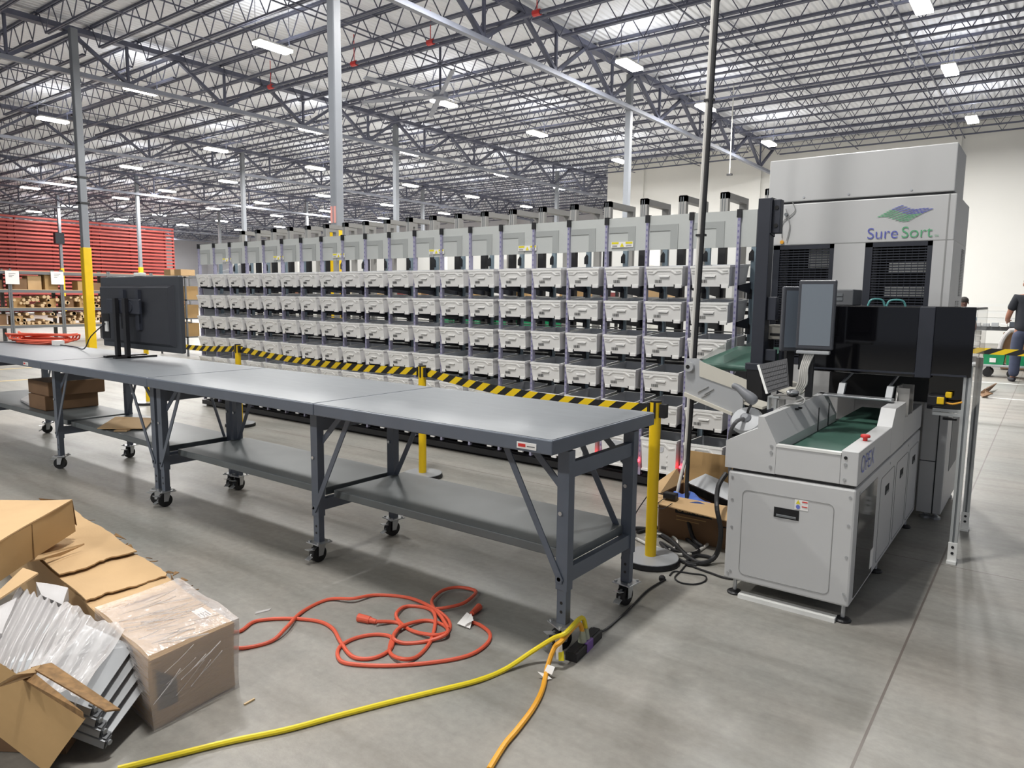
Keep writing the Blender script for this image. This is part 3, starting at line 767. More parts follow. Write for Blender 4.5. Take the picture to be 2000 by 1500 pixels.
b = MB(); b.box(x0+0.12, ty-0.05, z0+0.09, x0+0.27, ty-0.044, z0+0.34); b.build('port_panel', 'deep_black', bk)
b = MB(); b.box(x0+0.2, ty-0.065, z0+0.16, x0+0.26, ty-0.05, z0+0.26); b.build('plug', 'white_plastic', bk)
b = MB(); b.rbox(x0+0.72, ty+0.0, z1, x0+0.88, ty+0.05, z1+0.035, 0.008); b.build('webcam', 'white_plastic', t)
b = MB(); b.tube([(x0+0.22, ty-0.07, z0+0.24), (x0+0.0, ty-0.12, z0+0.1), (x0-0.35, ty-0.05, HT+0.03), (x0-1.0, ty+0.1, HT+0.012), (x0-1.9, ty+0.1, HT+0.012), (x0-2.6, ty-0.3, HT+0.012)], 0.006); b.build('cable', 'cord_black', t)
c = fl(84, 668, HT+0.02)
b = MB()
for k in range(11):
    r_ = 0.16+0.02*(k % 5); pts = []
    for j in range(14):
        a = 2*math.pi*j/14; pts.append((c.x+1.9*r_*math.cos(a)*(1+0.05*math.sin(k)), c.y+r_*math.sin(a+0.2*k), HT+0.012+0.011*k*(1 if math.sin(a) > -0.2 else 0.3)+0.03*max(0, math.sin(a+k))))
    b.tube(pts+pts[:1], 0.011, 6, 3)
t = thing('extension_cord', 'bundled orange extension cord lying on the far work table', 'cord', (c.x, c.y, HT)); b.build('cord', 'cord_orange', t)
b = MB(); b.box(c.x+0.42, c.y-0.06, HT+0.005, c.x+0.52, c.y+0.04, HT+0.06); b.build('tag', 'paper', t)
sz = 0.456
q = fl(126, 800, sz)
for k, (dx, w_, h_, lab) in enumerate(((0.0, 0.62, 0.155, 'brown carton under the far table, lower of the pair'), (0.05, 0.66, 0.15, 'brown carton stacked on another under the far table'))):
    z0 = sz+(0.155 if k else 0.0)
    t = thing('carton', lab, 'box', (q.x-0.35, q.y+0.3, z0)); yb0 = 2.98 if k == 0 else 3.0
    b = MB(); b.rbox(q.x-0.45-dx, yb0, z0+0.001, q.x-0.02+dx, yb0+w_*0.85, z0+h_, 0.008); b.build('carton_body', 'cardboard_brown', t)
    b = MB(); b.box(q.x-0.45-dx, yb0+0.22, z0+h_, q.x-0.02+dx, yb0+0.28, z0+h_+0.001); b.build('packing_tape', 'plank', t)
for k, (pts, lab) in enumerate(((((190, 838), (284, 838), (300, 818), (226, 815)), 'flat tan cardboard sheet on the lower shelf, on top'), (((222, 843), (248, 843), (300, 822), (270, 818)), 'cardboard piece lying under the flat tan sheet'))):
    z0 = sz+(0.012 if k == 0 else 0.001)
    b = MB(); b.prism([fl(x, y, z0) for x, y in pts], (0, 0, 0.008)); tag(b.build('cardboard_sheet', 'cardboard'), lab, 'cardboard')
b = MB(); P = [fl(x, y, sz+0.002) for x, y in ((40, 783), (66, 797), (104, 796), (112, 780), (90, 771), (55, 775))]
b.prism(P, (0, 0, 0.02)); tag(b.build('foam_sheet', 'foam_white'), 'folded white foam sheet on the far lower shelf', 'packing foam')

# ------------------------------------------------------------------ yellow barrier posts with hazard tape
ST = [((-1.96, 4.133), 'yellow barrier post at the near table corner'), ((-4.64, 4.79), 'yellow barrier post behind the middle table'), ((-8.30, 5.20), 'yellow barrier post near the left end of the sorter'), ((-11.0, 5.35), 'yellow barrier post hidden behind the television')]
for i, ((x, y), lab) in enumerate(ST):
    t = thing('barrier_post', lab, 'barrier post', (x, y, 0), 0, 'yellow barrier posts')
    b = MB(); b.lathe((x, y, 0), [(0.185, 0.0), (0.19, 0.012), (0.185, 0.036)], 36); b.build('base', ['rubber'], t)
    b = MB(); b.lathe((x, y, 0.034), [(0.182, 0), (0.18, 0.006), (0.04, 0.010)], 36); b.build('base_cover', 'disc_grey', t, smooth=False)
    b = MB(); b.cyl((x, y, 0.03), (x, y, 1.05), 0.036, 24); b.build('pole', 'safety_yellow', t, smooth=True)
    b = MB(); b.cyl((x, y, 1.05), (x, y, 1.06), 0.037, 24); b.box(x+0.036, y-0.025, 0.955, x+0.075, y+0.025, 1.04); b.box(x-0.045, y-0.03, 0.96, x-0.03, y+0.03, 1.045); b.box(x+0.004, y-0.041, 0.95, x+0.016, y-0.03, 1.05); b.build('tape_head', 'black_paint', t)
    if i < 3:
        x2, y2 = ST[i+1][0]; b = MB(); n = 30; L = math.hypot(x2-x, y2-y); vs = []; uv = []
        for k in range(n+1):
            u = k/n; sag = -0.05*4*u*(1-u)
            xx = x-0.04+(x2+0.04-x+0.04)*u; yy = y+(y2-y)*u
            for dy in (0, 0.003):
                for zz in (0.965, 1.035): vs.append((xx, yy+dy, zz+sag)); uv.append((u*L, (zz-0.965)/0.07))
        fs = []
        for k in range(n):
            o = 4*k; fs += [(o, o+4, o+5, o+1), (o+2, o+3, o+7, o+6), (o+1, o+5, o+7, o+3), (o, o+2, o+6, o+4)]
        b.add(vs, fs); b.uv = uv; b.build('tape', 'hazard_tape', t)['label'] = 'black and yellow striped tape'
# ------------------------------------------------------------------ induction conveyor (white machine at right)
CX0, CX1, CY0, CY1 = -1.40, -0.728, 3.93, 6.15
t = thing('induction_conveyor', 'white floor-standing conveyor machine with green belt and red stop button', 'conveyor', (-1.06, 5.0, 0))
conv = t
b = MB(); b.rbox(CX0, CY0, 0.10, CX1, CY1, 0.735, 0.012); cab = b.build('cabinet', 'cabinet', t)
b = MB(); b.box(CX0+0.02, CY0+0.015, 0.734, CX1-0.015, CY1, 0.752); b.build('seam_strip', 'black_paint', t)
b = MB()
for (x, z) in ((-1.375, 0.70), (-1.37, 0.57), (-1.365, 0.41), (-1.36, 0.15), (-1.375, 0.135), (-0.755, 0.69), (-0.755, 0.54), (-0.755, 0.37), (-0.755, 0.17), (-0.745, 0.15)): b.cyl((x, CY0+0.004, z), (x, CY0-0.003, z), 0.008, 8)
for (y, z) in ((4.02, 0.70), (4.9, 0.70), (5.6, 0.70)): b.cyl((CX1-0.004, y, z), (CX1+0.003, y, z), 0.008, 8)
b.build('screw', 'zinc', cab)
# upper deck: profile of the raised left wall, belt trough and right wall
def profile(y):
    return [(CX0-0.022, y, 0.752), (CX0-0.022, y, 0.905), (-1.247, y, 0.995), (-1.247, y, 1.062), (-1.215, y, 1.062), (-1.143, y, 0.922), (-1.143, y, 0.752)]
b = MB(); b.prism(profile(CY0), (0, 1.36, 0)); 
lw = b.build('left_wall', 'cabinet', t)
b = MB(); b.box(-1.03+0.0-0.115, CY0+0.35, 0.98, -1.142, CY0+0.356, 1.0)
b = MB()
for (dy, c0) in ((0.55, 0), (0.62, 0)):
    for (s) in (0,): b.box(-1.205, CY0+dy, 1.035, -1.185, CY0+dy+0.02, 1.046)
b.build('switch', 'black_paint', lw)
b = MB(); b.rbox(-1.143, CY0, 0.752, -0.812, CY0+0.03, 0.912, 0.004); b.box(-1.143, CY0-0.004, 0.906, -0.812, CY0+0.035, 0.919, 1); b.build('front_apron', ['cabinet', 'white_plastic'], t)
b = MB(); b.rbox(-0.812, CY0, 0.752, CX1, CY0+0.93, 0.932, 0.004)
b.prism([(-0.812, CY0+0.93, 0.752), (-0.812, CY0+0.93, 0.93), (-0.812, CY0+1.03, 1.035), (-0.812, CY0+1.42, 1.035), (-0.812, CY0+1.42, 0.752)], (0.084, 0, 0))
b.rbox(-0.812, CY0+1.42, 0.752, CX1, CY1, 0.93, 0.004); rw = b.build('right_wall', 'cabinet', t)
b = MB(); b.box(-1.143, CY0+0.03, 0.84, -0.812, CY1, 0.868); b.cyl((-1.143, CY0+0.03, 0.854), (-0.812, CY0+0.03, 0.854), 0.014, 12); b.build('belt', 'belt_green', t)
b = MB()
for y in (CY0+0.86, CY0+1.12): b.box(-1.1425, y, 0.87, -1.139, y+0.012, 1.02)
b.build('sensor_slot', 'black_paint', lw)
b = MB(); e = (-0.77, CY0+0.36); b.lathe((e[0], e[1], 0.932), [(0.012, 0), (0.012, 0.016), (0.024, 0.018), (0.026, 0.026), (0.022, 0.034)], 20); b.build('stop_button', 'red_plastic', t)['label'] = 'red emergency stop button'
# bright cross bar over the belt with two upright guides
b = MB(); b.rbox(-1.26, 5.19, 1.047, -0.79, 5.28, 1.062, 0.004); b.build('cross_bar', 'zinc', t)
for x in (-1.15, -0.85):
    b = MB(); b.prism([(x, 5.30, 1.06), (x, 5.34, 1.06), (x, 5.40, 1.13), (x, 5.35, 1.13)], (0.04, 0, 0)); b.bar((x+0.01, 5.38, 1.125), (x+0.01, 5.85, 1.2), 0.012, 0.02); b.build('side_guide', 'scanner_pale', t)
b = MB(); b.prism([(-0.80, 5.30, 0.94), (-0.80, 5.62, 0.94), (-0.80, 5.62, 1.13), (-0.80, 5.42, 1.13)], (0.012, 0, 0)); b.box(-0.80, 5.40, 0.93, -0.72, 5.415, 1.12); b.box(-0.80, 5.58, 0.93, -0.72, 5.6, 1.13); b.build('bracket_plate', 'alu_frame', t)
# front access panel with recessed handle and stickers
def round_outline(b, p, u0, u1, z0, z1, axis, r=0.03, w=0.004):
    pts = []
    for (cx, cz, a0) in ((u1-r, z1-r, 0), (u0+r, z1-r, 90), (u0+r, z0+r, 180), (u1-r, z0+r, 270)):
        for k in range(5):
            a = R(a0+22.5*k); pts.append((cx+r*math.cos(a), cz+r*math.sin(a)))
    pts.append(pts[0])
    for (a, c), (d, e2) in zip(pts[:-1], pts[1:]):
        if axis == 'y': b.bar((a, p, c), (d, p, e2), 0.003, w, up=(0, 1, 0))
        else: b.bar((p, a, c), (p, d, e2), 0.003, w, up=(1, 0, 0))
b = MB(); round_outline(b, CY0-0.0005, -1.312, -0.83, 0.145, 0.638, 'y'); pn = b.build('access_panel', 'line_grey', cab)
b = MB(); b.box(-1.135, CY0-0.003, 0.516, -1.003, CY0+0.004, 0.572); b.rbox(-1.122, CY0-0.007, 0.522, -1.016, CY0-0.003, 0.535, 0.002, 1); b.build('recessed_handle', ['deep_black', 'alu_dark'], cab)
b = MB(); b.box(-1.028, CY0-0.002, 0.578, -0.958, CY0-0.001, 0.634, 0); b.prism([(-1.022, CY0-0.0035, 0.610), (-0.998, CY0-0.0035, 0.610), (-1.01, CY0-0.0035, 0.632)], (0, 0.001, 0), 1); b.cyl((-1.01, CY0-0.002, 0.594), (-1.01, CY0-0.004, 0.594), 0.011, 12, mi=3)
b.box(-0.99, CY0-0.004, 0.622, -0.962, CY0-0.002, 0.627, 2); b.box(-0.99, CY0-0.004, 0.596, -0.962, CY0-0.002, 0.601, 2); b.build('warning_sticker', ['paper', 'label_yellow', 'red_plastic', 'opex_blue'], cab)
b = MB()
for z in (0.79, 0.87, 0.905): b.cyl((-1.168, CY0+0.002, z), (-1.168, CY0-0.004, z), 0.009, 8); b.cyl((-0.79, CY0+0.002, z-0.01), (-0.79, CY0-0.004, z-0.01), 0.009, 8, mi=1 if z > 0.9 else 0)
b.build('screw', ['zinc', 'deep_black'], t)
# right-hand doors
for k, (y0, y1) in enumerate(((4.62, 5.08), (5.15, 5.62), (5.68, 6.10))):
    b = MB(); round_outline(b, CX1+0.0005, y0, y1, 0.135, 0.655, 'x'); d = b.build('side_door', 'line_grey', cab)
    b = MB(); b.box(CX1-0.004, y0+0.17, 0.52, CX1+0.003, y0+0.28, 0.575); b.box(CX1+0.003, y0+0.18, 0.525, CX1+0.006, y0+0.27, 0.54, 1); b.build('door_handle', ['deep_black', 'alu_dark'], d)
b = MB(); b.box(CX1-0.004, 4.02, 0.125, CX1+0.002, 4.50, 0.69); wn = b.build('smoked_window', 'smoke_acrylic', cab)
b = MB(); b.box(CX1+0.002, 4.43, 0.16, CX1+0.004, 4.51, 0.27); b.build('window_sticker', 'paper', wn)
b = MB(); text_mesh(b, 'OPEX', (CX1+0.001, CY0+0.06, 0.805), (0, 1, 0), (0, 0, 1), 0.135, 0.002, bold=-0.012); b.build('maker_logo', 'opex_blue', rw)
for (x, y) in ((-1.35, 3.99), (-0.764, 3.99), (-0.764, 4.87), (-0.764, 6.0), (-1.35, 6.0), (-1.35, 4.87)):
    b = MB(); b.cyl((x, y, 0.02), (x, y, 0.12), 0.011, 10, mi=1); b.lathe((x, y, 0.0), [(0.042, 0), (0.044, 0.008), (0.036, 0.016), (0.012, 0.022)], 20); b.build('levelling_foot', ['black_paint', 'zinc'], t)
b = MB(); b.bar((-1.31, 3.955, 0.012), (-0.79, 3.955, 0.012), 0.06, 0.024); b.build('floor_bar', 'white_plastic', t)
# ------------------------------------------------------------------ sorter head cabinet with the printed name
SX0, SX1, SY = -2.045, -0.64, 6.40
t = thing('sorter_head_cabinet', 'large grey-white machine cabinet printed with a blue and green wave logo', 'machine', (-1.36, 6.9, 0))
b = MB(); b.rbox(SX0, SY, 2.165, SX1, 7.35, 2.512, 0.008)
for x0, x1 in ((SX0, -1.98), (-1.485, -1.25), (-0.775, SX1)): b.box(x0, SY, 0.07, x1, 7.35, 2.165)
b.box(SX0+0.01, SY+0.35, 0.08, SX1-0.012, 7.34, 2.16); b.box(SX0+0.01, SY+0.005, 0.08, SX1-0.012, 7.0, 1.15)
body = b.build('lower_body', 'cabinet', t)
b = MB(); b.rbox(SX0, SY-0.005, 2.528, SX1-0.02, 7.0, 2.885, 0.008); b.build('upper_box', 'cabinet', t)
b = MB(); b.box(SX0+0.01, SY+0.01, 2.51, SX1-0.03, 7.0, 2.53); b.build('seam', 'black_paint', body)
b = MB()
for x in (-1.75, -1.40, -0.95): b.cyl((x, SY-0.004, 2.56), (x, SY-0.01, 2.56), 0.01, 8)
b.build('latch_screw', 'zinc', t)
b = MB(); b.box(SX1-0.055, SY-0.003, 0.1, SX1-0.045, SY+0.004, 2.512); b.build('corner_joint', 'line_grey', body)
for x0, x1 in ((-1.98, -1.485), (-1.25, -0.775)):
    b = MB(); f = 0.035
    for a in ((x0, 1.15, x0+f+0.02, 2.165), (x1-f, 1.15, x1, 2.165), (x0, 1.15, x1, 1.2), (x0, 2.13, x1, 2.165)): b.box(a[0], SY+0.002, a[1], a[2], SY+0.03, a[3])
    wf = b.build('louvre_window', 'charcoal', t)
    b = MB(); n = 44
    for k in range(n):
        z = 1.2+k*(0.93/n); b.box(x0+0.05, SY+0.012, z, x1-0.03, SY+0.02, z+0.009)
    for q in range(9):
        xx = x0+0.07+q*(x1-x0-0.12)/8; b.box(xx-0.002, SY+0.02, 1.2, xx+0.002, SY+0.024, 2.13)
    b.build('louvre', 'slat_dark', wf)
    b = MB(); b.box(x0+0.04, SY+0.33, 1.17, x1-0.02, SY+0.345, 2.15)
    b.build('dark_interior', 'deep_black', wf)
    for z, xa in ((1.93, 0.35), (1.74, 0.3), (1.5, 0.3), (1.24, 0.4)) if x0 > -1.5 else ((2.06, 0.55), (1.98, 0.55), (1.7, 0.5)):
        b = MB(); b.box(x0+xa*(x1-x0), SY+0.1, z, x1-0.04, SY+0.3, z+0.075); b.build('tray_inside', 'white_plastic', wf)
b = MB()
for k in range(30): b.box(SX1+0.002, SY+0.62, 1.75+k*0.013, SX1+0.005, SY+0.80, 1.756+k*0.013)
for k in range(44):
    for yy in (SY+0.45, SY+0.62): b.box(SX1+0.002, yy, 1.1+k*0.014, SX1+0.004, yy+0.09, 1.106+k*0.014)
b.build('side_vent', 'line_grey', body)
LGX, LGZ = -1.245, 2.195
b = MB(); text_mesh(b, 'Sure', (LGX, SY-0.006, LGZ), (1, 0, 0), (0, 0, 1), 0.125, 0.001, bold=-0.006); b.build('printed_name', 'logo_blue', body)
b = MB(); text_mesh(b, 'Sort', (LGX+0.245, SY-0.006, LGZ), (1, 0, 0), (0, 0, 1), 0.125, 0.001, bold=-0.006); text_mesh(b, 'TM', (LGX+0.475, SY-0.006, LGZ), (1, 0, 0), (0, 0, 1), 0.02, 0.001); b.build('printed_name', 'logo_green', body)
bb, bg = MB(), MB()
Lc, Tc, Bc = yp(1713, 424, SY-0.007), yp(1748, 405, SY-0.007), yp(1768, 431, SY-0.007)
uu, vv = (Tc-Lc)/8.0, (Bc-Lc)/8.0
for i in range(9):
    for j in range(9):
        o = Lc+uu*i+vv*j; o.z += 0.010*math.sin(j*0.75+0.3*i); o.x += 0.004*i
        (bg if i < 4.4 else bb).prism([o, o+uu*0.25+vv*0.62, o+uu*0.98+vv*0.66, o+uu*0.75+vv*0.04], (0, 0.001, 0))
bb.build('wave_logo', 'logo_blue', body); bg.build('wave_logo', 'logo_green', body)
# plinth cabinet at the floor, right front corner
t = thing('side_cabinet', 'light grey floor cabinet behind the conveyor, black seam down its front', 'cabinet', (-0.65, 6.8, 0))
b = MB(); b.rbox(-0.735, 6.30, 0.06, -0.565, 6.39, 1.02, 0.006); b.rbox(-0.635, 6.39, 0.06, -0.565, 7.3, 1.02, 0.006); sc_ = b.build('cabinet_body', 'cabinet', t)
b = MB(); b.box(-0.628, 6.297, 0.06, -0.62, 6.303, 1.02); b.box(-0.735, 6.297, 0.47, -0.628, 6.303, 0.476); b.build('seam', 'black_paint', sc_)
b = MB(); b.box(-0.566, 6.6, 0.35, -0.562, 7.15, 0.9); b.build('side_window', 'shelf_grey', sc_)
for (x, y) in ((-0.68, 6.4), (-0.61, 7.2), (-0.61, 6.4)):
    b = MB(); b.lathe((x, y, 0), [(0.04, 0), (0.04, 0.015), (0.015, 0.03), (0.015, 0.065)], 12); b.build('foot', 'zinc', t)
# ------------------------------------------------------------------ black acrylic scanner guard on aluminium posts
t = thing('scanner_guard', 'black acrylic guard box on aluminium posts over the conveyor belt', 'machine guard', (-0.9, 5.8, 0))
GYF = 5.33
b = MB(); b.rbox(-1.43, GYF, 1.205, -0.69, GYF+0.012, 1.663, 0.003); b.build('front_panel', 'smoke_acrylic', t)
b = MB(); b.rbox(-0.60, GYF, 1.225, -0.378, GYF+0.012, 1.668, 0.003); b.build('front_panel', 'smoke_acrylic', t)
b = MB(); b.rbox(-0.69, GYF-0.012, 1.205, -0.598, GYF+0.05, 1.668, 0.005); b.build('corner_post', 'charcoal', t)
b = MB(); b.rbox(-0.612, GYF+0.05, 1.0, -0.40, GYF+0.062, 1.23, 0.003); b.build('lower_panel', 'smoke_acrylic', t)
b = MB(); b.box(-1.43, GYF+0.012, 1.65, -0.378, 6.28, 1.665); b.build('top_panel', 'black_paint', t)
b = MB(); b.box(-1.43, GYF+0.012, 1.21, -1.42, 6.28, 1.65); b.build('left_panel', 'smoke_acrylic', t)
b = MB(); b.box(-1.42, 6.24, 0.935, -0.60, 6.27, 1.65); b.build('back_panel', 'black_paint', t)  # carried down below the guard as an added dark backing
b = MB(); b.box(-0.378, GYF+0.04, 0.98, -0.372, 6.24, 1.66); b.build('clear_side', 'clear_sheet', t)
b = MB(); b.bar((-1.40, GYF-0.003, 1.225), (-0.40, GYF-0.003, 1.232), 0.006, 0.012); b.build('edge_trim', 'charcoal', t)
for y in (5.37, 6.226):
    b = MB(); x = -0.395
    b.box(x-0.022, y-0.022, 0.02, x-0.006, y+0.022, 1.30); b.box(x+0.006, y-0.022, 0.02, x+0.022, y+0.022, 1.30); b.box(x-0.008, y-0.016, 0.02, x+0.008, y+0.018, 1.30, 1)
    p = b.build('aluminium_post', ['aluminium', 'alu_dark'], t)
    b = MB(); b.rbox(x-0.026, y-0.03, 0.0, x+0.026, y-0.022, 0.14, 0.002); b.rbox(x-0.028, y-0.06, 0.0, x+0.028, y+0.03, 0.022, 0.003)
    for z in (0.07, 0.11): b.cyl((x, y-0.03, z), (x, y-0.034, z), 0.009, 10, mi=1)
    b.build('base_bracket', ['white_plastic', 'black_paint'], p)
b = MB(); b.box(-0.575, 5.36, 0.965, -0.417, 5.38, 0.985); b.box(-0.575, 5.36, 0.99, -0.417, 5.38, 1.01); b.build('cross_bar', 'aluminium', t)
b = MB(); b.rbox(-0.60, GYF-0.06, 1.035, -0.50, GYF+0.04, 1.10, 0.006); b.rbox(-0.545, GYF-0.075, 1.05, -0.505, GYF-0.03, 1.095, 0.004, 1); b.rbox(-0.505, GYF-0.03, 1.09, -0.47, GYF+0.02, 1.125, 0.004, 1)
b.tube([(-0.51, GYF-0.03, 1.06), (-0.46, GYF-0.04, 1.055), (-0.41, GYF-0.03, 1.07)], 0.006, mi=2); b.build('light_sensor', ['black_paint', 'safety_yellow', 'cord_amber'], t)
b = MB(); b.box(-0.52, 5.42, 0.93, -0.44, 5.46, 0.945); b.build('bracket', 'black_paint', t)
for (xa, xb, hh) in ((-1.05, -0.95, 0.05), (-0.93, -0.82, 0.045)):
    b = MB(); b.tube([(xa, 5.6, 1.665), (xa+0.015, 5.6, 1.665+hh*0.8), ((xa+xb)/2, 5.62, 1.665+hh), (xb-0.015, 5.64, 1.665+hh*0.8), (xb, 5.65, 1.665)], 0.007); b.build('air_hose', 'teal_hose', t)
# ------------------------------------------------------------------ tower with brackets, screens, keyboard, scanners
t = thing('equipment_mast', 'tall dark steel mast with brackets, standing left of the conveyor', 'mast', (-1.62, 5.03, 0))
b = MB(); b.rbox(-1.662, 4.99, 0.0, -1.575, 5.09, 2.385, 0.004); b.build('upright', 'charcoal', t)
b = MB(); b.prism([(-1.575, 4.99, 2.385), (-1.575, 5.09, 2.385), (-1.575, 5.09, 2.13), (-1.575, 4.99, 2.15)], (0.006, 0, 0)); b.rbox(-1.575, 5.02, 2.15, -1.52, 5.09, 2.375, 0.004)
for z in (2.2, 2.32): b.cyl((-1.545, 5.02, z), (-1.545, 5.015, z), 0.014, 10, mi=1)
b.build('top_bracket', ['charcoal', 'deep_black'], t)
b = MB(); b.rbox(-1.575, 5.02, 1.56, -1.515, 5.08, 1.72, 0.004); b.build('side_bracket', 'charcoal', t); b = MB(); b.rbox(-1.575, 5.02, 1.28, -1.50, 5.06, 1.36, 0.004); b.build('side_bracket', 'charcoal', t)
b = MB(); b.rbox(-1.685, 4.955, 1.215, -1.53, 5.1, 1.262, 0.004, 1); b.rbox(-1.675, 4.96, 0.76, -1.56, 5.10, 1.225, 0.004); b.rbox(-1.69, 4.95, 0.985, -1.545, 5.1, 1.0, 0.003, 1); b.rbox(-1.565, 4.97, 1.08, -1.53, 5.09, 1.24, 0.004)
b.prism([(-1.675, 4.96, 1.20), (-1.675, 4.96, 1.155), (-1.80, 4.96, 1.035), (-1.835, 4.96, 1.035), (-1.745, 4.96, 1.20)], (0, 0.012, 0)); b.build('clamp_block', ['black_paint', 'charcoal'], t)
# the small wires and tag on the cabinet face beside the mast
t = thing('sensor_lead', 'thin grey wire looping down the cabinet face beside the mast top', 'wire', (-1.93, SY-0.02, 2.2))
P = [yp(1548, 395, SY-0.012), yp(1553, 410, SY-0.012), yp(1545, 420, SY-0.012), yp(1528, 435, SY-0.012), yp(1527, 465, SY-0.012)]
Q = [yp(1535, 408, SY-0.014), yp(1540, 428, SY-0.014), yp(1542, 445, SY-0.014), yp(1536, 470, SY-0.014)]
b = MB(); b.tube(P, 0.004); b.tube(Q, 0.004); b.build('wire', 'line_grey', t)
q = yp(1536, 419, SY-0.012); b = MB(); b.cyl((q.x, SY, q.z), (q.x, SY-0.03, q.z), 0.014, 12); b.build('eye_bolt', 'alu_dark', t)
q = yp(1527, 473, SY-0.012); b = MB(); b.cyl((q.x, SY-0.004, q.z), (q.x, SY-0.015, q.z), 0.016, 14); b.build('yellow_tag', 'cord_amber', t)

def monitor(name, lab, c, w_, h_, rz, scr):
    t = thing(name, lab, 'monitor', c, rz)
    b = MB(); b.rbox(-w_/2, -0.02, 0, w_/2, 0.02, h_, 0.008); b.build('housing', 'monitor_case', t, local=True)
    b = MB(); b.box(-w_/2+0.018, -0.0215, 0.025, w_/2-0.018, -0.02, h_-0.025); b.build('screen', scr, t, local=True)
    b = MB(); b.rbox(-w_/2+0.03, 0.02, 0.06, w_/2-0.03, 0.05, h_-0.06, 0.01); b.build('back_cover', 'black_paint', t, local=True)
    return t
mq = yp(1590, 684, 4.66)
m1 = monitor('monitor', 'upright grey-screened monitor nearest the black guard', (mq.x, 4.66, 1.398), 0.215, 0.425, R(6), 'screen_grey')
mq = yp(1547, 690, 4.72)
m2 = monitor('monitor', 'upright monitor angled sideways, left of the other screen', (mq.x-0.012, 4.74, 1.375), 0.15, 0.41, R(38), 'screen_grey_dark')
b = MB(); b.rbox(-0.10, -0.03, -0.028, 0.09, 0.03, -0.008, 0.004); b.build('ledge', 'scanner_pale', m1, local=True)
b = MB(); b.box(-0.04, 0.0, -0.3, 0.0, 0.05, -0.02); b.build('arm', 'black_paint', m1, local=True)
b = MB()
for k in range(5): b.tube([(-0.05+0.012*k, -0.005, -0.03), (-0.07+0.01*k, -0.01, -0.12), (-0.08+0.012*k, 0.0, -0.22), (-0.12+0.008*k, 0.02, -0.3)], 0.006)
b.build('cable', 'cord_white', m1, local=True)
b = MB(); b.box(-0.02, 0.02, -0.30, 0.03, 0.06, 0.05); b.build('arm', 'black_paint', m2, local=True)
p = yp(1507, 648, 5.05)
t = thing('label_printer', 'cream box printer behind the mast', 'printer', (p.x, 5.15, p.z-0.06)); b = MB(); b.rbox(p.x-0.06, 5.12, p.z-0.055, p.x+0.075, 5.3, p.z+0.045, 0.008); b.build('case', 'cabinet_cream', t)
b = MB(); b.rbox(p.x-0.03, 5.11, p.z-0.03, p.x+0.045, 5.12, p.z-0.012, 0.003); b.build('slot', 'black_paint', t); b = MB(); b.box(p.x-0.07, 5.14, 1.0, p.x-0.05, 5.28, p.z-0.055); b.box(p.x+0.03, 5.14, 1.0, p.x+0.05, 5.28, p.z-0.055); b.build('stand_leg', 'charcoal', t)
# small computer on the guard top
p0, p1 = yp(1612, 565, 5.7), yp(1665, 600, 5.7)
t = thing('desktop_computer', 'grey desktop computer standing on the black guard', 'computer', ((p0.x+p1.x)/2, 5.8, 1.666))
b = MB(); b.rbox(p0.x, 5.7, 1.666, p1.x, 6.0, p0.z, 0.006); b.build('case', 'shelf_grey', t)
b = MB(); b.box(p0.x+0.01, 5.695, 1.70, p1.x-0.07, 5.7, p0.z-0.06); b.box(p0.x+0.01, 5.693, p0.z-0.05, p1.x-0.07, 5.7, p0.z-0.03); b.build('drive_bay', 'alu_dark', t)
# green belt feeding the incline
t = thing('feed_belt', 'green belt conveyor with clear side guards at the sorter end', 'conveyor', (-1.78, 5.3, 0))
def Pq(x, y, Y): return yp(x, y, Y)
b = MB(); A = Pq(1366, 706, 5.14); Bq = Pq(1466, 714, 5.14); D = Pq(1440, 676, 5.72); E2 = Pq(1545, 679, 5.74)
b.hexa([A+Vector((0, 0, -0.05)), Bq+Vector((0, 0, -0.05)), E2+Vector((0, 0, -0.05)), D+Vector((0, 0, -0.05)), A, Bq, E2, D]); b.cyl(A+Vector((0, 0, -0.025)), Bq+Vector((0, 0, -0.025)), 0.026, 14); b.build('belt', 'belt_green', t)
b = MB(); b.prism([A+Vector((-0.01, 0, 0)), D+Vector((-0.01, 0, 0)), D+Vector((-0.01, 0, 0.08)), A+Vector((-0.01, 0, 0.012))], (0.006, 0, 0)); b.build('side_guard', 'clear_sheet', t)
mid = A.lerp(Bq, 0.48); md = D.lerp(E2, 0.48); b = MB(); b.prism([mid+Vector((0, 0, 0.002)), md+Vector((0, 0, 0.002)), md+Vector((0, 0, 0.085)), mid+Vector((0, 0, 0.06))], (0.004, 0, 0)); b.build('divider', 'clear_sheet', t)
b = MB(); b.box(Bq.x-0.06, A.y+0.1, 0.0, Bq.x-0.02, A.y+0.14, A.z-0.05); b.build('stand', 'black_paint', t)
# incline chute
t = thing('incline_chute', 'pale grey side plate and cream slide falling from the green belt to the conveyor', 'chute', (-1.8, 4.75, 0))
YC = 4.72
ol = [(1338, 698), (1352, 702), (1362, 740), (1450, 763), (1452, 800), (1430, 808), (1339, 772)]
b = MB(); b.prism([Pq(x, y, YC) for x, y in [(1339, 700), (1362, 700), (1452, 765), (1450, 800), (1432, 810), (1338, 773)]], (0, 0.012, 0)); b.build('side_plate', 'scanner_pale', t)
b = MB(); b.prism([Pq(x, y, YC-0.006) for x, y in [(1366, 705), (1458, 742), (1458, 768), (1366, 735)]], (0, 0.005, 0)); b.build('guard_strip', 'cabinet_cream', t)
b = MB(); b.prism([Pq(x, y, YC+0.012) for x, y in [(1339, 765), (1432, 805), (1432, 811), (1339, 773)]], (0, -0.03, 0)); b.build('lower_rail', 'cabinet_cream', t)
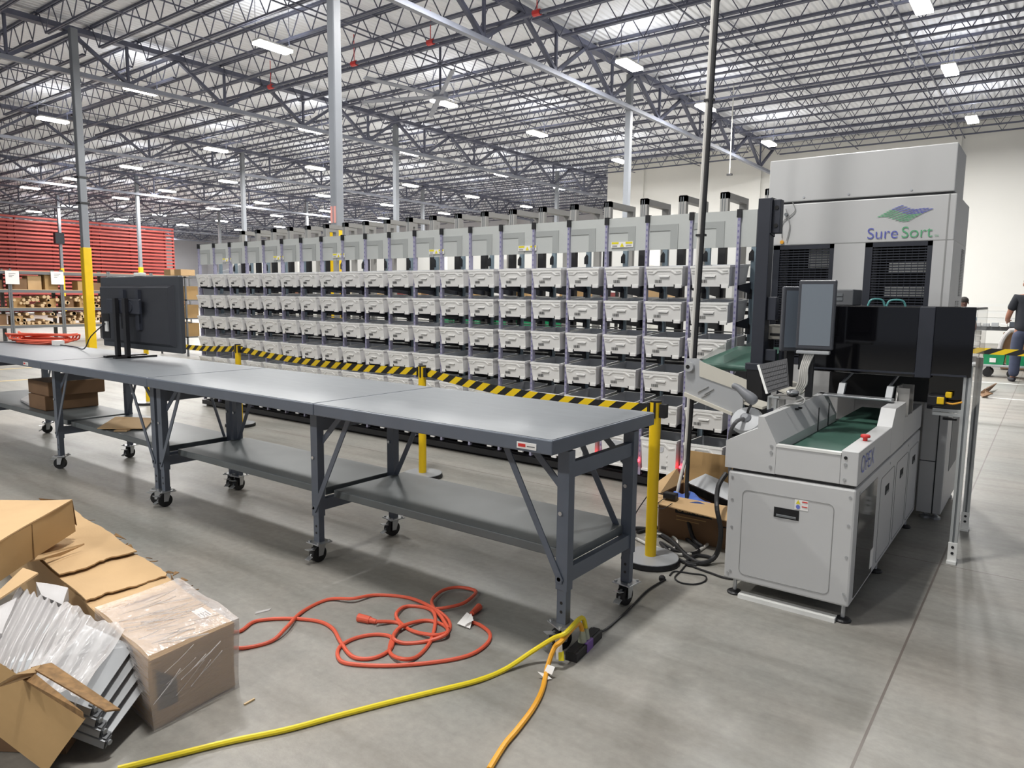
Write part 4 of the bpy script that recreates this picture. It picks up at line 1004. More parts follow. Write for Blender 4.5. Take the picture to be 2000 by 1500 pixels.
b = MB(); p = Pq(1348, 716, YC); b.cyl(p+Vector((0, 0.01, 0)), p+Vector((0, -0.03, 0)), 0.033, 20); b.cyl(p+Vector((-0.005, -0.03, 0)), p+Vector((-0.005, -0.032, 0)), 0.014, 14, mi=1); b.build('roller_end', ['scanner_pale', 'deep_black'], t)
b = MB()
for (u0, u1) in (((1363, 766), (1384, 755)), ((1370, 776), (1386, 768)), ((1376, 770), (1394, 760))): b.bar(Pq(*u0, YC-0.001), Pq(*u1, YC-0.001), 0.004, 0.012, up=(0, 1, 0))
b.build('slot', 'line_grey', t)
b = MB(); c0 = Pq(1400, 712, 4.9); c1 = Pq(1458, 738, 4.74); 
b.hexa([Vector((-1.93, YC+0.012, 1.06)), Vector((-1.48, YC+0.012, 0.98)), Vector((-1.48, 4.94, 0.98)), Vector((-1.93, 4.94, 1.08)), Vector((-1.93, YC+0.012, 1.075)), Vector((-1.48, YC+0.012, 0.995)), Vector((-1.48, 4.94, 0.995)), Vector((-1.93, 4.94, 1.095))]); b.build('slide', 'cabinet_cream', t)
b = MB(); b.box(-1.47, 4.80, 0.0, -1.43, 4.84, 0.98); b.build('leg', 'charcoal', t)
b = MB(); P = [Pq(1545, 742, 4.9), Pq(1580, 757, 4.9), Pq(1555, 775, 4.62), Pq(1520, 760, 4.62)]; b.prism(P, (0, 0, -0.012)); tag(b.build('side_tray', 'cabinet_cream', None), 'cream metal tray top behind the mouse, left of the green belt', 'tray')
# keyboard on a bracket
YK = 4.40
t = thing('keyboard', 'dark grey computer keyboard standing tilted on a bracket above the conveyor wall', 'keyboard', Pq(1510, 760, YK))
kc = [Pq(1483, 712, YK), Pq(1537, 700, YK+0.02), Pq(1541, 755, YK-0.02), Pq(1500, 768, YK-0.04)]
n = (kc[1]-kc[0]).cross(kc[3]-kc[0]).normalized()
if n.y > 0: n = -n
b = MB(); b.prism(kc, -n*0.012); b.build('base', 'keyboard_case', t)
b = MB()
for r_ in range(6):
    for c_ in range(14):
        g = lambda u, v: kc[0].lerp(kc[1], u).lerp(kc[3].lerp(kc[2], u), v)
        u0, u1 = 0.04+c_*0.066, 0.04+c_*0.066+0.058; v0, v1 = 0.07+r_*0.148, 0.07+r_*0.148+0.12
        b.prism([g(u0, v0), g(u1, v0), g(u1, v1), g(u0, v1)], n*0.005)
b.build('keys', 'key_grey', t)
b = MB(); b.prism([kc[0]+n*0.001, kc[0]+n*0.001+(kc[0]-kc[1]).normalized()*0.014, kc[3]+n*0.001+(kc[0]-kc[1]).normalized()*0.014, kc[3]+n*0.001], -n*0.016); b.build('edge', 'white_plastic', t)
b = MB(); c = Pq(1508, 785, YK); b.rbox(c.x-0.03, YK, c.z-0.05, c.x-0.02, YK+0.06, c.z+0.035, 0.003); b.rbox(c.x-0.03, YK, c.z+0.025, c.x+0.04, YK+0.06, c.z+0.035, 0.003); b.box(c.x+0.005, YK+0.02, c.z-0.10, c.x+0.02, YK+0.05, c.z+0.03); b.build('bracket', 'aluminium', t)
c = Pq(1548, 766, 4.45)
t = thing('computer_mouse', 'silver and black computer mouse beside the keyboard', 'mouse', c)
b = MB(); b.ball((c.x, 4.45, c.z), 0.035, 0.05, 0.018); b.build('mouse_shell', 'zinc', t, smooth=True); b = MB(); b.ball((c.x+0.004, 4.45, c.z-0.012), 0.036, 0.052, 0.012); b.build('base', 'black_paint', t, smooth=True)
b = MB(); b.tube([(c.x+0.03, 4.45, c.z-0.01), Pq(1572, 780, 4.4), Pq(1565, 790, 4.35), Pq(1540, 790, 4.3), Pq(1515, 800, 4.3)], 0.004); b.build('cable', 'line_grey', t)
b = MB(); b.rbox(c.x-0.11, 4.42, c.z-0.045, c.x+0.03, 4.55, c.z-0.026, 0.004); b.box(c.x-0.08, 4.46, 0.86, c.x-0.05, 4.5, c.z-0.045); tag(b.build('mouse_shelf', 'alu_frame'), 'small grey shelf under the mouse on the left conveyor wall', 'shelf')
# hand scanners
YS = 4.36
c = Pq(1463, 778, YS); base = Pq(1458, 820, YS)
t = thing('barcode_scanner', 'grey handheld barcode scanner hanging in a stand above the round base', 'scanner', c)
SCAN = (t, Vector(c), [(Pq(1430, 752, YS+0.02), 0.020), (Pq(1442, 757, YS+0.01), 0.022), (Pq(1454, 768, YS), 0.030), (Pq(1466, 777, YS), 0.040), (Pq(1478, 788, YS), 0.034)])
b = MB(); b.tube([Pq(1470, 785, YS), Pq(1462, 800, YS-0.01), Pq(1458, 815, YS)], 0.008); b.build('neck', 'black_paint', t)
b = MB(); b.lathe((0, 0, 0), [(0.095, -0.02), (0.10, -0.008), (0.088, 0.012), (0.03, 0.024)], 28); Rx = Matrix.Rotation(R(48), 3, 'X'); b.v = [Rx @ p+Vector((base.x, YS, base.z)) for p in b.v]; t2 = thing('scanner_stand', 'round pale grey scanner base at the corner of the conveyor', 'stand', (base.x, YS, base.z-0.05)); b.build('disc', 'scanner_pale', t2, smooth=True)
b = MB(); b.lathe((0, 0, 0), [(0.03, 0.015), (0.034, 0.03), (0.018, 0.045)], 18); b.v = [Rx @ p+Vector((base.x, YS, base.z)) for p in b.v]; b.build('hub', 'scanner_grey', t2, smooth=True)
b = MB(); b.tube([(base.x, YS-0.02, base.z+0.01), Pq(1440, 822, YS-0.1), Pq(1428, 840, YS-0.08), Pq(1425, 870, YS), (Pq(1425, 870, YS).x, YS+0.05, 0.5)], 0.012); b.build('cable', 'key_grey', t2)
b = MB(); b.box(base.x-0.02, YS-0.02, 0.55, base.x+0.02, YS+0.02, base.z-0.05); b.box(base.x-0.05, YS-0.03, 0.74, base.x+0.10, YS+0.03, 0.90); b.build('post', 'black_paint', t2)

# ------------------------------------------------------------------ open carton and the tangle of cables beside it
t = thing('open_carton', 'open brown shipping carton on the floor between barrier post and conveyor', 'box', (-1.85, 4.85, 0))
bx0, bx1, by0, by1, bz = -2.16, -1.53, 4.66, 5.08, 0.30
b = MB(); k_ = 0.008
b.box(bx0, by0, 0.002, bx1, by1, 0.012); b.box(bx0, by0, 0.012, bx1, by0+k_, bz); b.box(bx0, by1-k_, 0.012, bx1, by1, bz); b.box(bx0, by0+k_, 0.012, bx0+k_, by1-k_, bz); b.box(bx1-k_, by0+k_, 0.012, bx1, by1-k_, bz)
bd = b.build('carton_body', 'cardboard_brown', t)
b = MB(); b.prism([(bx0+0.0, by0, bz), (bx1, by0, bz), (bx1+0.02, by0-0.16, bz-0.055), (bx0-0.01, by0-0.14, bz-0.03)], (0, 0, 0.007)); b.build('front_flap', 'cardboard', t)
b = MB(); b.prism([(bx0, by1, bz), (bx1, by1, bz), (bx1, by1+0.03, bz+0.25), (bx0+0.02, by1+0.03, bz+0.25)], (0, 0.007, 0)); b.build('back_flap', 'cardboard_dark', t)
b = MB(); b.prism([(bx0, by0, bz), (bx0, by1, bz), (bx0-0.06, by1, bz+0.10), (bx0-0.10, by0+0.02, bz+0.02)], (0.006, 0, 0.004)); b.build('side_flap', 'cardboard', t)
b = MB(); b.box(-2.03, by0-0.002, 0.19, -1.76, by0, 0.265); text_mesh(b, 'ULINE', (-2.02, by0-0.003, 0.205), (1, 0, 0), (0, 0, 1), 0.07, 0.001, mi=1, bold=0.01)
b.box(-2.02, by0-0.002, 0.165, -1.80, by0, 0.172, 1); b.box(-2.02, by0-0.002, 0.14, -1.85, by0, 0.146, 1); b.box(-1.7, by0-0.002, 0.15, -1.56, by0, 0.158, 0); b.build('printing', ['deep_black', 'cardboard_dark'], bd)
t = thing('display_panel', 'grey flat panel with a black back lying tilted in the open carton', 'panel', (-1.75, 4.95, 0.2))
P = [yp(1342, 942, 4.99), yp(1378, 925, 5.06), yp(1440, 951, 5.0), yp(1440, 985, 4.86)]
b = MB(); b.prism(P, Vector((0.0, 0.03, -0.02))); b.build('face', 'scanner_pale', t)
b = MB(); b.prism([p+Vector((0.0, 0.032, -0.022)) for p in P], Vector((0.0, 0.02, -0.06))); b.build('back', 'deep_black', t)
t = thing('blue_bag', 'crumpled blue plastic bag in the open carton', 'bag', (-1.8, 4.8, 0.28))
P = [fl(1313, 962, 0.30), fl(1350, 962, 0.31), fl(1412, 993, 0.29), fl(1330, 978, 0.30)]
b = MB(); b.grid(lambda u, v: P[0].lerp(P[1], u).lerp(P[3].lerp(P[2], u), v)+Vector((0, 0, 0.012*math.sin(9*u+4*v)+0.008*math.sin(13*v))), 12, 8, thick=(0, 0, -0.05)); b.build('plastic', 'blue_bag', t, smooth=True)
q = fl(1310, 972, 0.31); t = thing('power_adapter', 'black power adapter resting on the carton flap', 'adapter', q)
b = MB(); b.rbox(q.x-0.05, q.y-0.025, 0.302, q.x+0.045, q.y+0.03, 0.345, 0.006); b.build('case', 'black_paint', t)
b = MB(); b.tube([(q.x-0.05, q.y, 0.32), (q.x-0.12, q.y-0.01, 0.33), (q.x-0.17, q.y, 0.31)], 0.004); b.tube([(q.x-0.03, q.y-0.02, 0.31), (q.x-0.06, q.y-0.1, 0.27), (q.x+0.0, q.y-0.13, 0.26), (q.x+0.04, q.y-0.06, 0.29)], 0.003)
b.tube([(q.x-0.16, q.y-0.05, 0.30), (q.x-0.22, q.y-0.12, 0.15), (q.x-0.16, q.y-0.2, 0.05), (q.x-0.2, q.y-0.24, 0.01)], 0.004); b.build('lead', 'cord_black', t)
def floor_cord(name, lab, pts, r_, m_, z=None, cat='cable', close=False, parent=None, lift=None):
    b = MB(); P = []
    for i, pt in enumerate(pts):
        h = pt[2] if len(pt) > 2 else 0.0
        P.append(fl(pt[0], pt[1], r_+0.0005+h))
    b.tube(P, r_, 8, 6); o = b.build(name, m_, parent)
    if parent is None: tag(o, lab, cat)
    return o
floor_cord('network_cable', 'white cable coiled on the floor behind the barrier post', [(1236, 1048), (1262, 1062), (1295, 1078), (1340, 1083), (1370, 1072), (1398, 1048), (1412, 1030, 0.03)], 0.011, 'cord_white')
floor_cord('network_cable', 'thin white cable loop beside the carton', [(1283, 1047), (1305, 1044), (1322, 1055), (1318, 1070), (1295, 1073), (1270, 1062), (1262, 1048), (1290, 1043, 0.02), (1320, 1060, 0.02)], 0.008, 'cord_white')
floor_cord('power_cable', 'thick black cable looping from the carton to the conveyor foot', [(1236, 1032), (1270, 1035), (1310, 1055, 0.01), (1340, 1085), (1370, 1100), (1398, 1085, 0.04), (1408, 1040, 0.2), (1400, 990, 0.36), (1403, 950, 0.45), (1418, 925, 0.52)], 0.016, 'cord_black')
floor_cord('power_cable', 'black cable crossing the floor in front of the conveyor', [(1325, 1092), (1350, 1105), (1385, 1118), (1425, 1130), (1480, 1128, 0.0)], 0.007, 'cord_black')
floor_cord('power_cable', 'black cable tangle in front of the open carton', [(1245, 1040), (1290, 1030), (1330, 1045), (1365, 1075), (1330, 1080), (1290, 1060), (1330, 1095), (1370, 1100), (1390, 1090), (1360, 1085), (1340, 1100), (1360, 1105)], 0.012, 'cord_black')
floor_cord('charger_lead', 'thin black lead looped on the floor right of the barrier base', [(1342, 1100), (1330, 1115), (1318, 1128), (1330, 1138), (1358, 1141), (1378, 1134), (1376, 1124), (1350, 1120), (1318, 1116), (1308, 1124)], 0.005, 'cord_black')
# orange cord on the open floor
t = thing('extension_cord', 'long orange extension cord sprawled in loops on the floor before the tables', 'cord', fl(800, 1240))
oc = [(440, 1236), (470, 1232), (500, 1213), (560, 1208), (620, 1213), (650, 1228), (666, 1255), (690, 1283), (730, 1285), (762, 1268), (765, 1245), (735, 1239), (695, 1246), (665, 1262), (660, 1282), (680, 1296), (760, 1300), (850, 1293), (915, 1280), (950, 1258), (957, 1238), (940, 1222), (922, 1214), (918, 1205), (930, 1192)]
b = MB(); r_ = 0.0095; b.tube([fl(x, y, r_) for x, y in oc], r_, 8, 7)
oc2 = [(440, 1264), (480, 1265), (530, 1252), (560, 1225), (590, 1195), (640, 1171), (690, 1169), (735, 1162), (800, 1168), (850, 1190), (876, 1212), (876, 1232), (850, 1240), (805, 1232), (778, 1212), (775, 1196), (795, 1184), (835, 1188), (850, 1205), (842, 1250), (815, 1282), (785, 1287), (762, 1275), (765, 1250), (782, 1225), (830, 1212), (868, 1222), (872, 1238), (835, 1252), (790, 1256), (768, 1245), (782, 1222), (770, 1215), (735, 1214)]
b.tube([fl(x, y, r_*(1 if i % 3 else 2.6)) for i, (x, y) in enumerate(oc2)], r_, 8, 7)
oc3 = [(876, 1228), (862, 1205), (846, 1185), (845, 1170), (865, 1153), (895, 1147), (925, 1152), (928, 1160), (905, 1178), (870, 1187), (845, 1189)]
b.tube([fl(x, y, r_*2.2) for x, y in oc3], r_, 8, 7); b.build('cord', 'cord_orange', t, smooth=True)
p, q = fl(735, 1214, 0.016), fl(700, 1206, 0.02)
b = MB(); b.cyl(p, p.lerp(q, 0.35), 0.011, 12, 0.016); b.cyl(p.lerp(q, 0.35), q, 0.019, 12, 0.022); b.build('socket_end', 'cord_orange', t)
p, q = fl(922, 1198, 0.016), fl(936, 1185, 0.02)
b = MB(); b.cyl(p, q, 0.013, 12, 0.02); d = (q-p).normalized(); b.bar(q, q+d*0.02+Vector((0.004, 0, 0)), 0.004, 0.008, mi=1); b.bar(q+Vector((0.01, 0, 0)), q+d*0.02+Vector((0.012, 0, 0)), 0.004, 0.008, mi=1); b.build('plug', ['cord_orange', 'zinc'], t)
b = MB(); b.prism([fl(893, 1218, 0.012), fl(912, 1196, 0.03), fl(924, 1205, 0.03), fl(918, 1228, 0.006)], (0, 0, 0.001)); b.prism([fl(905, 1222, 0.02), fl(920, 1198, 0.045), fl(925, 1212, 0.03)], (0, 0, 0.001)); b.build('tag', 'paper', t)
# yellow cords, power strip
t = thing('power_strip', 'black power strip with a purple sticker beside the table caster', 'power strip', fl(1135, 1275))
p, q = fl(1115, 1292, 0.0), fl(1165, 1243, 0.0); d = (q-p).normalized(); sd = Vector((-d.y, d.x, 0))
b = MB(); b.prism([p-sd*0.03, p+sd*0.03, q+sd*0.03, q-sd*0.03], (0, 0, 0.042)); b.prism([p-sd*0.018+Vector((0, 0, 0.042)), p+sd*0.018+Vector((0, 0, 0.042)), q+sd*0.018+Vector((0, 0, 0.042)), q-sd*0.018+Vector((0, 0, 0.042))], (0, 0, 0.004)); b.build('strip_body', 'black_paint', t)
a0 = p.lerp(q, 0.38); a1 = p.lerp(q, 0.62); b = MB(); b.prism([a0-sd*0.031, a1-sd*0.031, a1-sd*0.031+Vector((0, 0, 0.044)), a0-sd*0.031+Vector((0, 0, 0.044))], -sd*0.001); b.prism([a0-sd*0.031+Vector((0, 0, 0.0425)), a1-sd*0.031+Vector((0, 0, 0.0425)), a1+sd*0.0+Vector((0, 0, 0.0425)), a0+sd*0.0+Vector((0, 0, 0.0425))], (0, 0, 0.005)); b.build('sticker', 'purple', t)
b = MB(); b.tube([q+Vector((0, 0, 0.02)), fl(1185, 1228, 0.008), fl(1230, 1188, 0.006), fl(1262, 1155, 0.006), fl(1290, 1137, 0.006), fl(1300, 1132, 0.006)], 0.006); b.lathe(fl(1293, 1133, 0.0), [(0.02, 0.0), (0.02, 0.02), (0.01, 0.03)], 10); b.build('lead', 'cord_black', t)
top = p.lerp(q, 0.55)
t = thing('yellow_cord', 'bright yellow extension cord running across the floor to the bottom left', 'cord', fl(700, 1380))
pk = top+Vector((0, 0, 0.10))
b = MB(); b.tube([top+Vector((0, 0, 0.09)), top+Vector((-0.02, -0.01, 0.15)), fl(1105, 1236, 0.16), fl(1080, 1247, 0.12), fl(1040, 1272, 0.06), fl(985, 1308, 0.013), fl(930, 1330, 0.012), fl(850, 1350, 0.011), fl(760, 1372, 0.011), fl(660, 1398, 0.011), fl(560, 1425, 0.011), fl(450, 1448, 0.011), fl(340, 1475, 0.011), fl(230, 1502, 0.011)], 0.0115, 8, 7); b.build('cord', 'cord_yellow', t, smooth=True)
b = MB(); b.cyl(top+Vector((0, 0, 0.046)), top+Vector((0, 0, 0.10)), 0.022, 12, 0.012); b.build('plug', 'clear_plug', t)
b = MB(); q2 = fl(1090, 1243, 0.13); b.prism([q2+Vector((-0.02, 0, 0.0)), q2+Vector((0.02, 0, 0.0)), q2+Vector((0.035, -0.01, -0.1)), q2+Vector((-0.0, -0.01, -0.11))], (0, 0.002, 0)); b.prism([q2+Vector((0.005, -0.002, -0.06)), q2+Vector((0.035, -0.004, -0.06)), q2+Vector((0.045, -0.012, -0.1)), q2+Vector((0.015, -0.012, -0.11))], (0, -0.002, 0), 1); b.build('tag', ['paper', 'label_yellow'], t)
t = thing('amber_cord', 'amber yellow extension cord running towards the viewer at the bottom', 'cord', fl(1040, 1400))
top2 = p.lerp(q, 0.42)
b = MB(); b.tube([top2+Vector((0, 0, 0.09)), top2+Vector((-0.02, -0.01, 0.135)), fl(1097, 1252, 0.13), fl(1083, 1265, 0.10), fl(1070, 1300, 0.03), fl(1066, 1318, 0.012), fl(1058, 1350, 0.012), fl(1040, 1385, 0.012), fl(1010, 1425, 0.012), fl(985, 1455, 0.012), fl(955, 1503, 0.012)], 0.0115, 8, 7); b.build('cord', 'cord_amber', t, smooth=True)
b = MB(); b.cyl(top2+Vector((0, 0, 0.046)), top2+Vector((0, 0, 0.10)), 0.022, 12, 0.012); b.build('plug', 'clear_plug', t)
b = MB(); b.prism([fl(1050, 1312, 0.03), fl(1065, 1316, 0.015), fl(1078, 1326, 0.006), fl(1066, 1328, 0.006)], (0, 0, 0.001)); b.prism([fl(1063, 1312, 0.02), fl(1070, 1298, 0.05), fl(1084, 1303, 0.05), fl(1078, 1318, 0.02)], (0, 0, 0.001)); b.build('tag', 'paper', t)
b = MB(); b.bar(fl(477, 1376, 0.004), fl(497, 1365, 0.004), 0.008, 0.006); tag(b.build('wood_splinter', 'wood_scrap'), 'pale wood splinter on the floor right of the wrapped carton', 'debris')
b = MB(); b.prism([fl(500, 1196, 0.001), fl(530, 1189, 0.001), fl(526, 1193, 0.001), fl(498, 1200, 0.001)], (0, 0, 0.004)); tag(b.build('film_scrap', 'film_dense'), 'strip of clear film on the floor near the orange cord', 'debris')
# ------------------------------------------------------------------ foreground heap of cartons and wrapped metal trays
N0, F0 = Vector((-2.68, 1.26, 0.004)), Vector((-2.705, 1.63, 0.004)); DIR = Vector((-1, 0.105, 0)).normalized()
def crumple(p, a, k):
    return Vector((a*math.sin(k*p.x*7+p.y*11), a*math.sin(k*p.y*9+p.z*13+1.3), a*math.sin(k*p.x*8+p.y*5+2.1)))
t = thing('wrapped_carton', 'long torn brown carton with its near end wrapped in clear film', 'box', (-3.6, 1.55, 0))
WV = F0-N0; L_ = 2.25; HC = 0.285
b = MB()
faces = [(N0, WV, Vector((0, 0, HC)), DIR*L_)]
def solid_box(b, o, a, c, d, n, amp, mi=0):   # crumpled box from corner o with edge vectors a, c, d
    def side(o, u, v, nu, nv):
        b.grid(lambda s, q: (lambda p: p+crumple(p, amp, 1.0))(o+u*s+v*q), nu, nv, mi)
    side(o, a, c, n, n); side(o+d, a, c, n, n); side(o, d, c, n*3, n); side(o+a, d, c, n*3, n); side(o+c, d, a, n*3, n); side(o, d, a, n*3, n)
solid_box(b, N0, WV, Vector((0, 0, HC)), DIR*L_, 6, 0.004); b.build('carton_body', 'cardboard', t)
def torn_sheet(b, u0, u1, z, over, amp, lift, mi=0, v0=-0.02, v1=1.03):
    rs = [random.uniform(-amp, amp) for _ in range(40)]; rt = [random.uniform(-amp, amp) for _ in range(40)]
    def fn(s, v):
        uu = u0+(u1-u0)*s
        if s == 0: uu += rs[int(v*24)]*1.0
        vv = v0+(v1-v0)*v
        if v == 1: vv += rt[int(s*18)]*0.9
        p = N0+WV*vv+DIR*uu; p.z = z+lift*(1-s)**2+0.006*math.sin(9*uu+6*v)
        return p
    b.grid(fn, 18, 24, mi, thick=(0, 0, -0.007))
for (u0, u1, z, lift, m_, nm) in ((0.55, 0.86, HC+0.006, 0.004, 'cardboard', 'top_flap'), (0.72, 1.25, HC+0.018, 0.006, 'cardboard', 'top_flap'), (1.12, 2.2, HC+0.034, 0.006, 'cardboard', 'top_flap')):
    b = MB(); torn_sheet(b, u0, u1, z, 0, 0.010, lift); b.build(nm, m_, t)
for q in range(26):
    b = MB(); u = random.uniform(0.35, 2.0); p = N0+WV*random.uniform(1.0, 1.06)+DIR*u; p.z = HC+random.uniform(-0.03, 0.03)
    b.prism([p, p+Vector((random.uniform(-.05, .05), random.uniform(0, .04), 0.005)), p+Vector((random.uniform(-.03, .06), random.uniform(.01, .05), random.uniform(-.03, .02)))], (0, 0, 0.003)); b.build('torn_edge', 'cardboard_edge', t)
# stretch film round the near end
b = MB(); off = 0.014
o = N0-DIR*off-WV.normalized()*off; a = WV+WV.normalized()*2*off; d = DIR*0.62; cz = Vector((0, 0, HC+0.03))
for (oo, u, v) in ((o, a, cz), (o, d, cz), (o+a, d, cz), (o+cz, d, a)):
    b.grid(lambda s, q, oo=oo, u=u, v=v: (lambda p: p+crumple(p, 0.006, 2.3))(oo+u*s+v*q), 18, 14)
b.build('stretch_film', 'film', t, smooth=True)['label'] = 'clear wrinkled stretch film'
b = MB()
for q in range(34):
    u0 = random.uniform(0.0, 0.5); v0 = random.uniform(0.0, 0.5); p0 = N0+WV*v0+DIR*u0; p1 = N0+WV*(v0+random.uniform(0.3, 0.55))+DIR*(u0+random.uniform(-0.12, 0.05))
    p0.z = p1.z = HC+0.034+random.uniform(0, 0.004); b.tube([p0, p0.lerp(p1, 0.5)+Vector((0.01, 0.0, 0.003)), p1], random.uniform(0.0012, 0.003), 5, 5)
for q in range(9):
    v0 = random.uniform(-0.02, 0.6); z0 = random.uniform(0.06, HC-0.05); p0 = N0+WV*v0-DIR*0.018; p1 = N0+WV*(v0+random.uniform(0.25, 0.4))-DIR*0.018
    p0.z = z0; p1.z = max(0.02, min(HC+0.02, z0+random.uniform(0.05, 0.10))); b.tube([p0, p0.lerp(p1, 0.5)-DIR*0.004, p1], random.uniform(0.001, 0.0025), 5, 5)
b.build('film_wrinkle', 'film_dense', t, smooth=True)['kind'] = 'stuff'
b = MB(); p = N0+WV*0.72+DIR*0.10; p.z = HC+0.036; b.prism([p, p+WV*0.14, p+WV*0.14+DIR*0.10, p+DIR*0.10], (0, 0, 0.001)); b.build('shipping_label', 'paper', t)
b = MB()
for k in range(4): 
    q = p+WV*(0.015+0.03*k)+Vector((0, 0, 0.0012)); b.prism([q, q+WV*0.015, q+WV*0.015+DIR*0.05, q+DIR*0.05], (0, 0, 0.0006))
b.build('label_print', 'ink', t)
b = MB(); p = N0+WV*0.05-DIR*0.004; p.z = 0.07; b.prism([p, p+WV*0.22, p+WV*0.22+Vector((0, 0, 0.10)), p+Vector((0, 0, 0.17))], -DIR*0.003); b.build('mesh_pad', 'bin_fabric', t)
# carton lying across the heap at the left edge
TR, TL = fl(142, 978, 0.55), fl(-10, 1066, 0.55); BR = fl(167, 1021, 0.36); dd = (TL-TR); dd.z = 0; dd.normalize(); bk = Vector((dd.y, -dd.x, 0)); 
if bk.x > 0: bk = -bk
t = thing('carton', 'long tan carton lying across the top of the heap at the left edge', 'box', (TR.x, TR.y, 0.36))
b = MB(); solid_box(b, Vector((TR.x, TR.y, 0.37)), bk*0.46, Vector((0, 0, 0.18)), dd*1.5, 5, 0.004); b.build('carton_body', 'cardboard_dark', t)
b = MB(); o = Vector((TR.x, TR.y, 0.552)); b.grid(lambda s, q: (lambda p: p+crumple(p, 0.005, 1.4))(o+dd*1.5*s+bk*(0.47*q)), 24, 8, thick=(0, 0, 0.007)); b.build('top_flap', 'cardboard', t)
b = MB()
for k in range(9):
    p = o+dd*random.uniform(0.0, 1.0)+bk*random.uniform(0.40, 0.5)+Vector((0, 0, 0.01)); v = dd*random.uniform(0.08, 0.22); b.prism([p, p+v, p+v*0.7+bk*0.04+Vector((0, 0, 0.03)), p+v*0.2+bk*0.02+Vector((0, 0, 0.02))], (0, 0, 0.004))
p = Vector((TR.x, TR.y, 0.55)); b.prism([p, p+bk*0.14, p+bk*0.1-dd*0.06-Vector((0, 0, 0.09)), p-dd*0.03-Vector((0, 0, 0.15))], dd*0.005); b.prism([p+bk*0.05, p+bk*0.2-dd*0.05, p+bk*0.12-dd*0.02-Vector((0, 0, 0.05))], (0, 0, 0.004)); b.build('torn_flap', 'cardboard_edge', t)
b = MB(); q = Vector((TR.x, TR.y, 0.37))+dd*0.42; b.bar(q-bk*0.001, q-bk*0.001+Vector((0, 0, 0.18)), 0.004, 0.004); b.build('fold_line', 'cardboard_edge', t)
# loose cardboard pieces
for pts, lab, m_ in ((((58, 1098, .36), (70, 1088, .37), (165, 1064, .36), (118, 1086, .34)), 'torn cardboard strip under the top carton of the heap', 'cardboard'),
                     (((-5, 1160, .47), (45, 1112, .47), (75, 1122, .45), (0, 1172, .46)), 'torn cardboard piece in front of the carton at the left edge', 'cardboard'),
                     (((-10, 1345, .39), (28, 1322, .40), (80, 1302, .38), (70, 1318, .37), (38, 1330, .36)), 'torn cardboard strip on the bottom left carton', 'cardboard')):
    P = [fl(*p) for p in pts]; b = MB(); b.prism(P, (0, 0, 0.008)); tag(b.build('cardboard_strip', m_), lab, 'cardboard')
# metal trays wrapped in film, stacked under white ribbed foam
A0, A1, A2, A3 = fl(28, 1158, 0.40), fl(262, 1262, 0.27), fl(178, 1385, 0.20), fl(-40, 1300, 0.36)
du = (A1-A0); dv = (A3-A0); nrm = du.cross(dv).normalized(); nrm = nrm if nrm.z > 0 else -nrm
def uvp(u, v, h=0.0): return A0.lerp(A1, u).lerp(A3.lerp(A2, u), v)+nrm*h
LABT = ['topmost one', 'second from the top', 'third from the top', 'lowest one']
for k in range(4):
    t = thing('metal_tray', 'grey bent-metal tray in the film-wrapped stack, %s' % LABT[k], 'tray', uvp(0.5, 0.5, -0.03*k), 0, 'wrapped metal trays')
    s0 = 0.055*k; h = -0.034*k
    b = MB(); b.prism([uvp(0.02+s0, 0, h), uvp(1.0+s0, 0, h), uvp(1.0+s0, 1, h), uvp(0.02+s0, 1, h)], -nrm*0.004)
    for v in (0.0, 1.0):
        b.prism([uvp(0.02+s0, v, h), uvp(1.0+s0, v, h), uvp(1.0+s0, v, h-0.028), uvp(0.02+s0, v, h-0.028)], dv.normalized()*(0.004 if v == 0 else -0.004))
    b.build('sheet', 'tray_metal', t)
    b = MB()
    for v0, v1 in ((0.0, 0.09), (0.87, 0.98)):
        b.prism([uvp(1.0+s0, v0, h-0.004), uvp(1.0+s0, v1, h-0.004), uvp(1.0+s0, v1, h-0.03), uvp(1.0+s0, v0, h-0.03)], du.normalized()*0.004)
        b.prism([uvp(0.965+s0, v0, h+0.002), uvp(1.0+s0, v0, h+0.002), uvp(1.0+s0, v1, h+0.002), uvp(0.965+s0, v1, h+0.002)], nrm*0.004)
        c_ = uvp(1.0+s0, (v0+v1)/2, h-0.017)+du.normalized()*0.004; b.cyl(c_, c_+du.normalized()*0.008, 0.01, 10, mi=1)
    b.build('end_tab', ['tray_dark', 'tray_metal'], t)
b = MB(); b.grid(lambda u, v: uvp(0.02+0.58*u, -0.03+1.0*v, 0.02+0.010*math.sin(u*60+1.5*math.sin(3*v))+0.006*math.sin(9*v+4*u)), 80, 10, thick=-nrm*0.012); tag(b.build('ribbed_foam', 'foam_white', None, smooth=True), 'white ribbed foam sheet over the wrapped metal trays', 'packing foam')
b = MB(); b.grid(lambda u, v: uvp(0.40+0.5*u, -0.05+1.1*v, 0.035+0.012*math.sin(7*v+9*u)+0.006*math.sin(31*u+3*v)), 30, 24); 
b.grid(lambda u, v: uvp(0.86+0.04*u, -0.05+1.1*v, 0.03-0.12*u+0.006*math.sin(25*v)), 6, 24); tag(b.build('plastic_film', 'film_dense', None, smooth=True), 'shiny clear plastic film stretched over the metal trays', 'plastic film')
b = MB(); q = fl(100, 1130, 0.37); b.grid(lambda u, v: (lambda p: p+crumple(p, 0.008, 1.6))(fl(75, 1135, .38).lerp(fl(135, 1150, .36), u).lerp(fl(85, 1165, .38).lerp(fl(125, 1180, .34), u), v)), 10, 8, thick=(0, 0, -0.06)); tag(b.build('foam_block', 'foam_white', None), 'torn white foam block between the carton and the trays', 'packing foam')
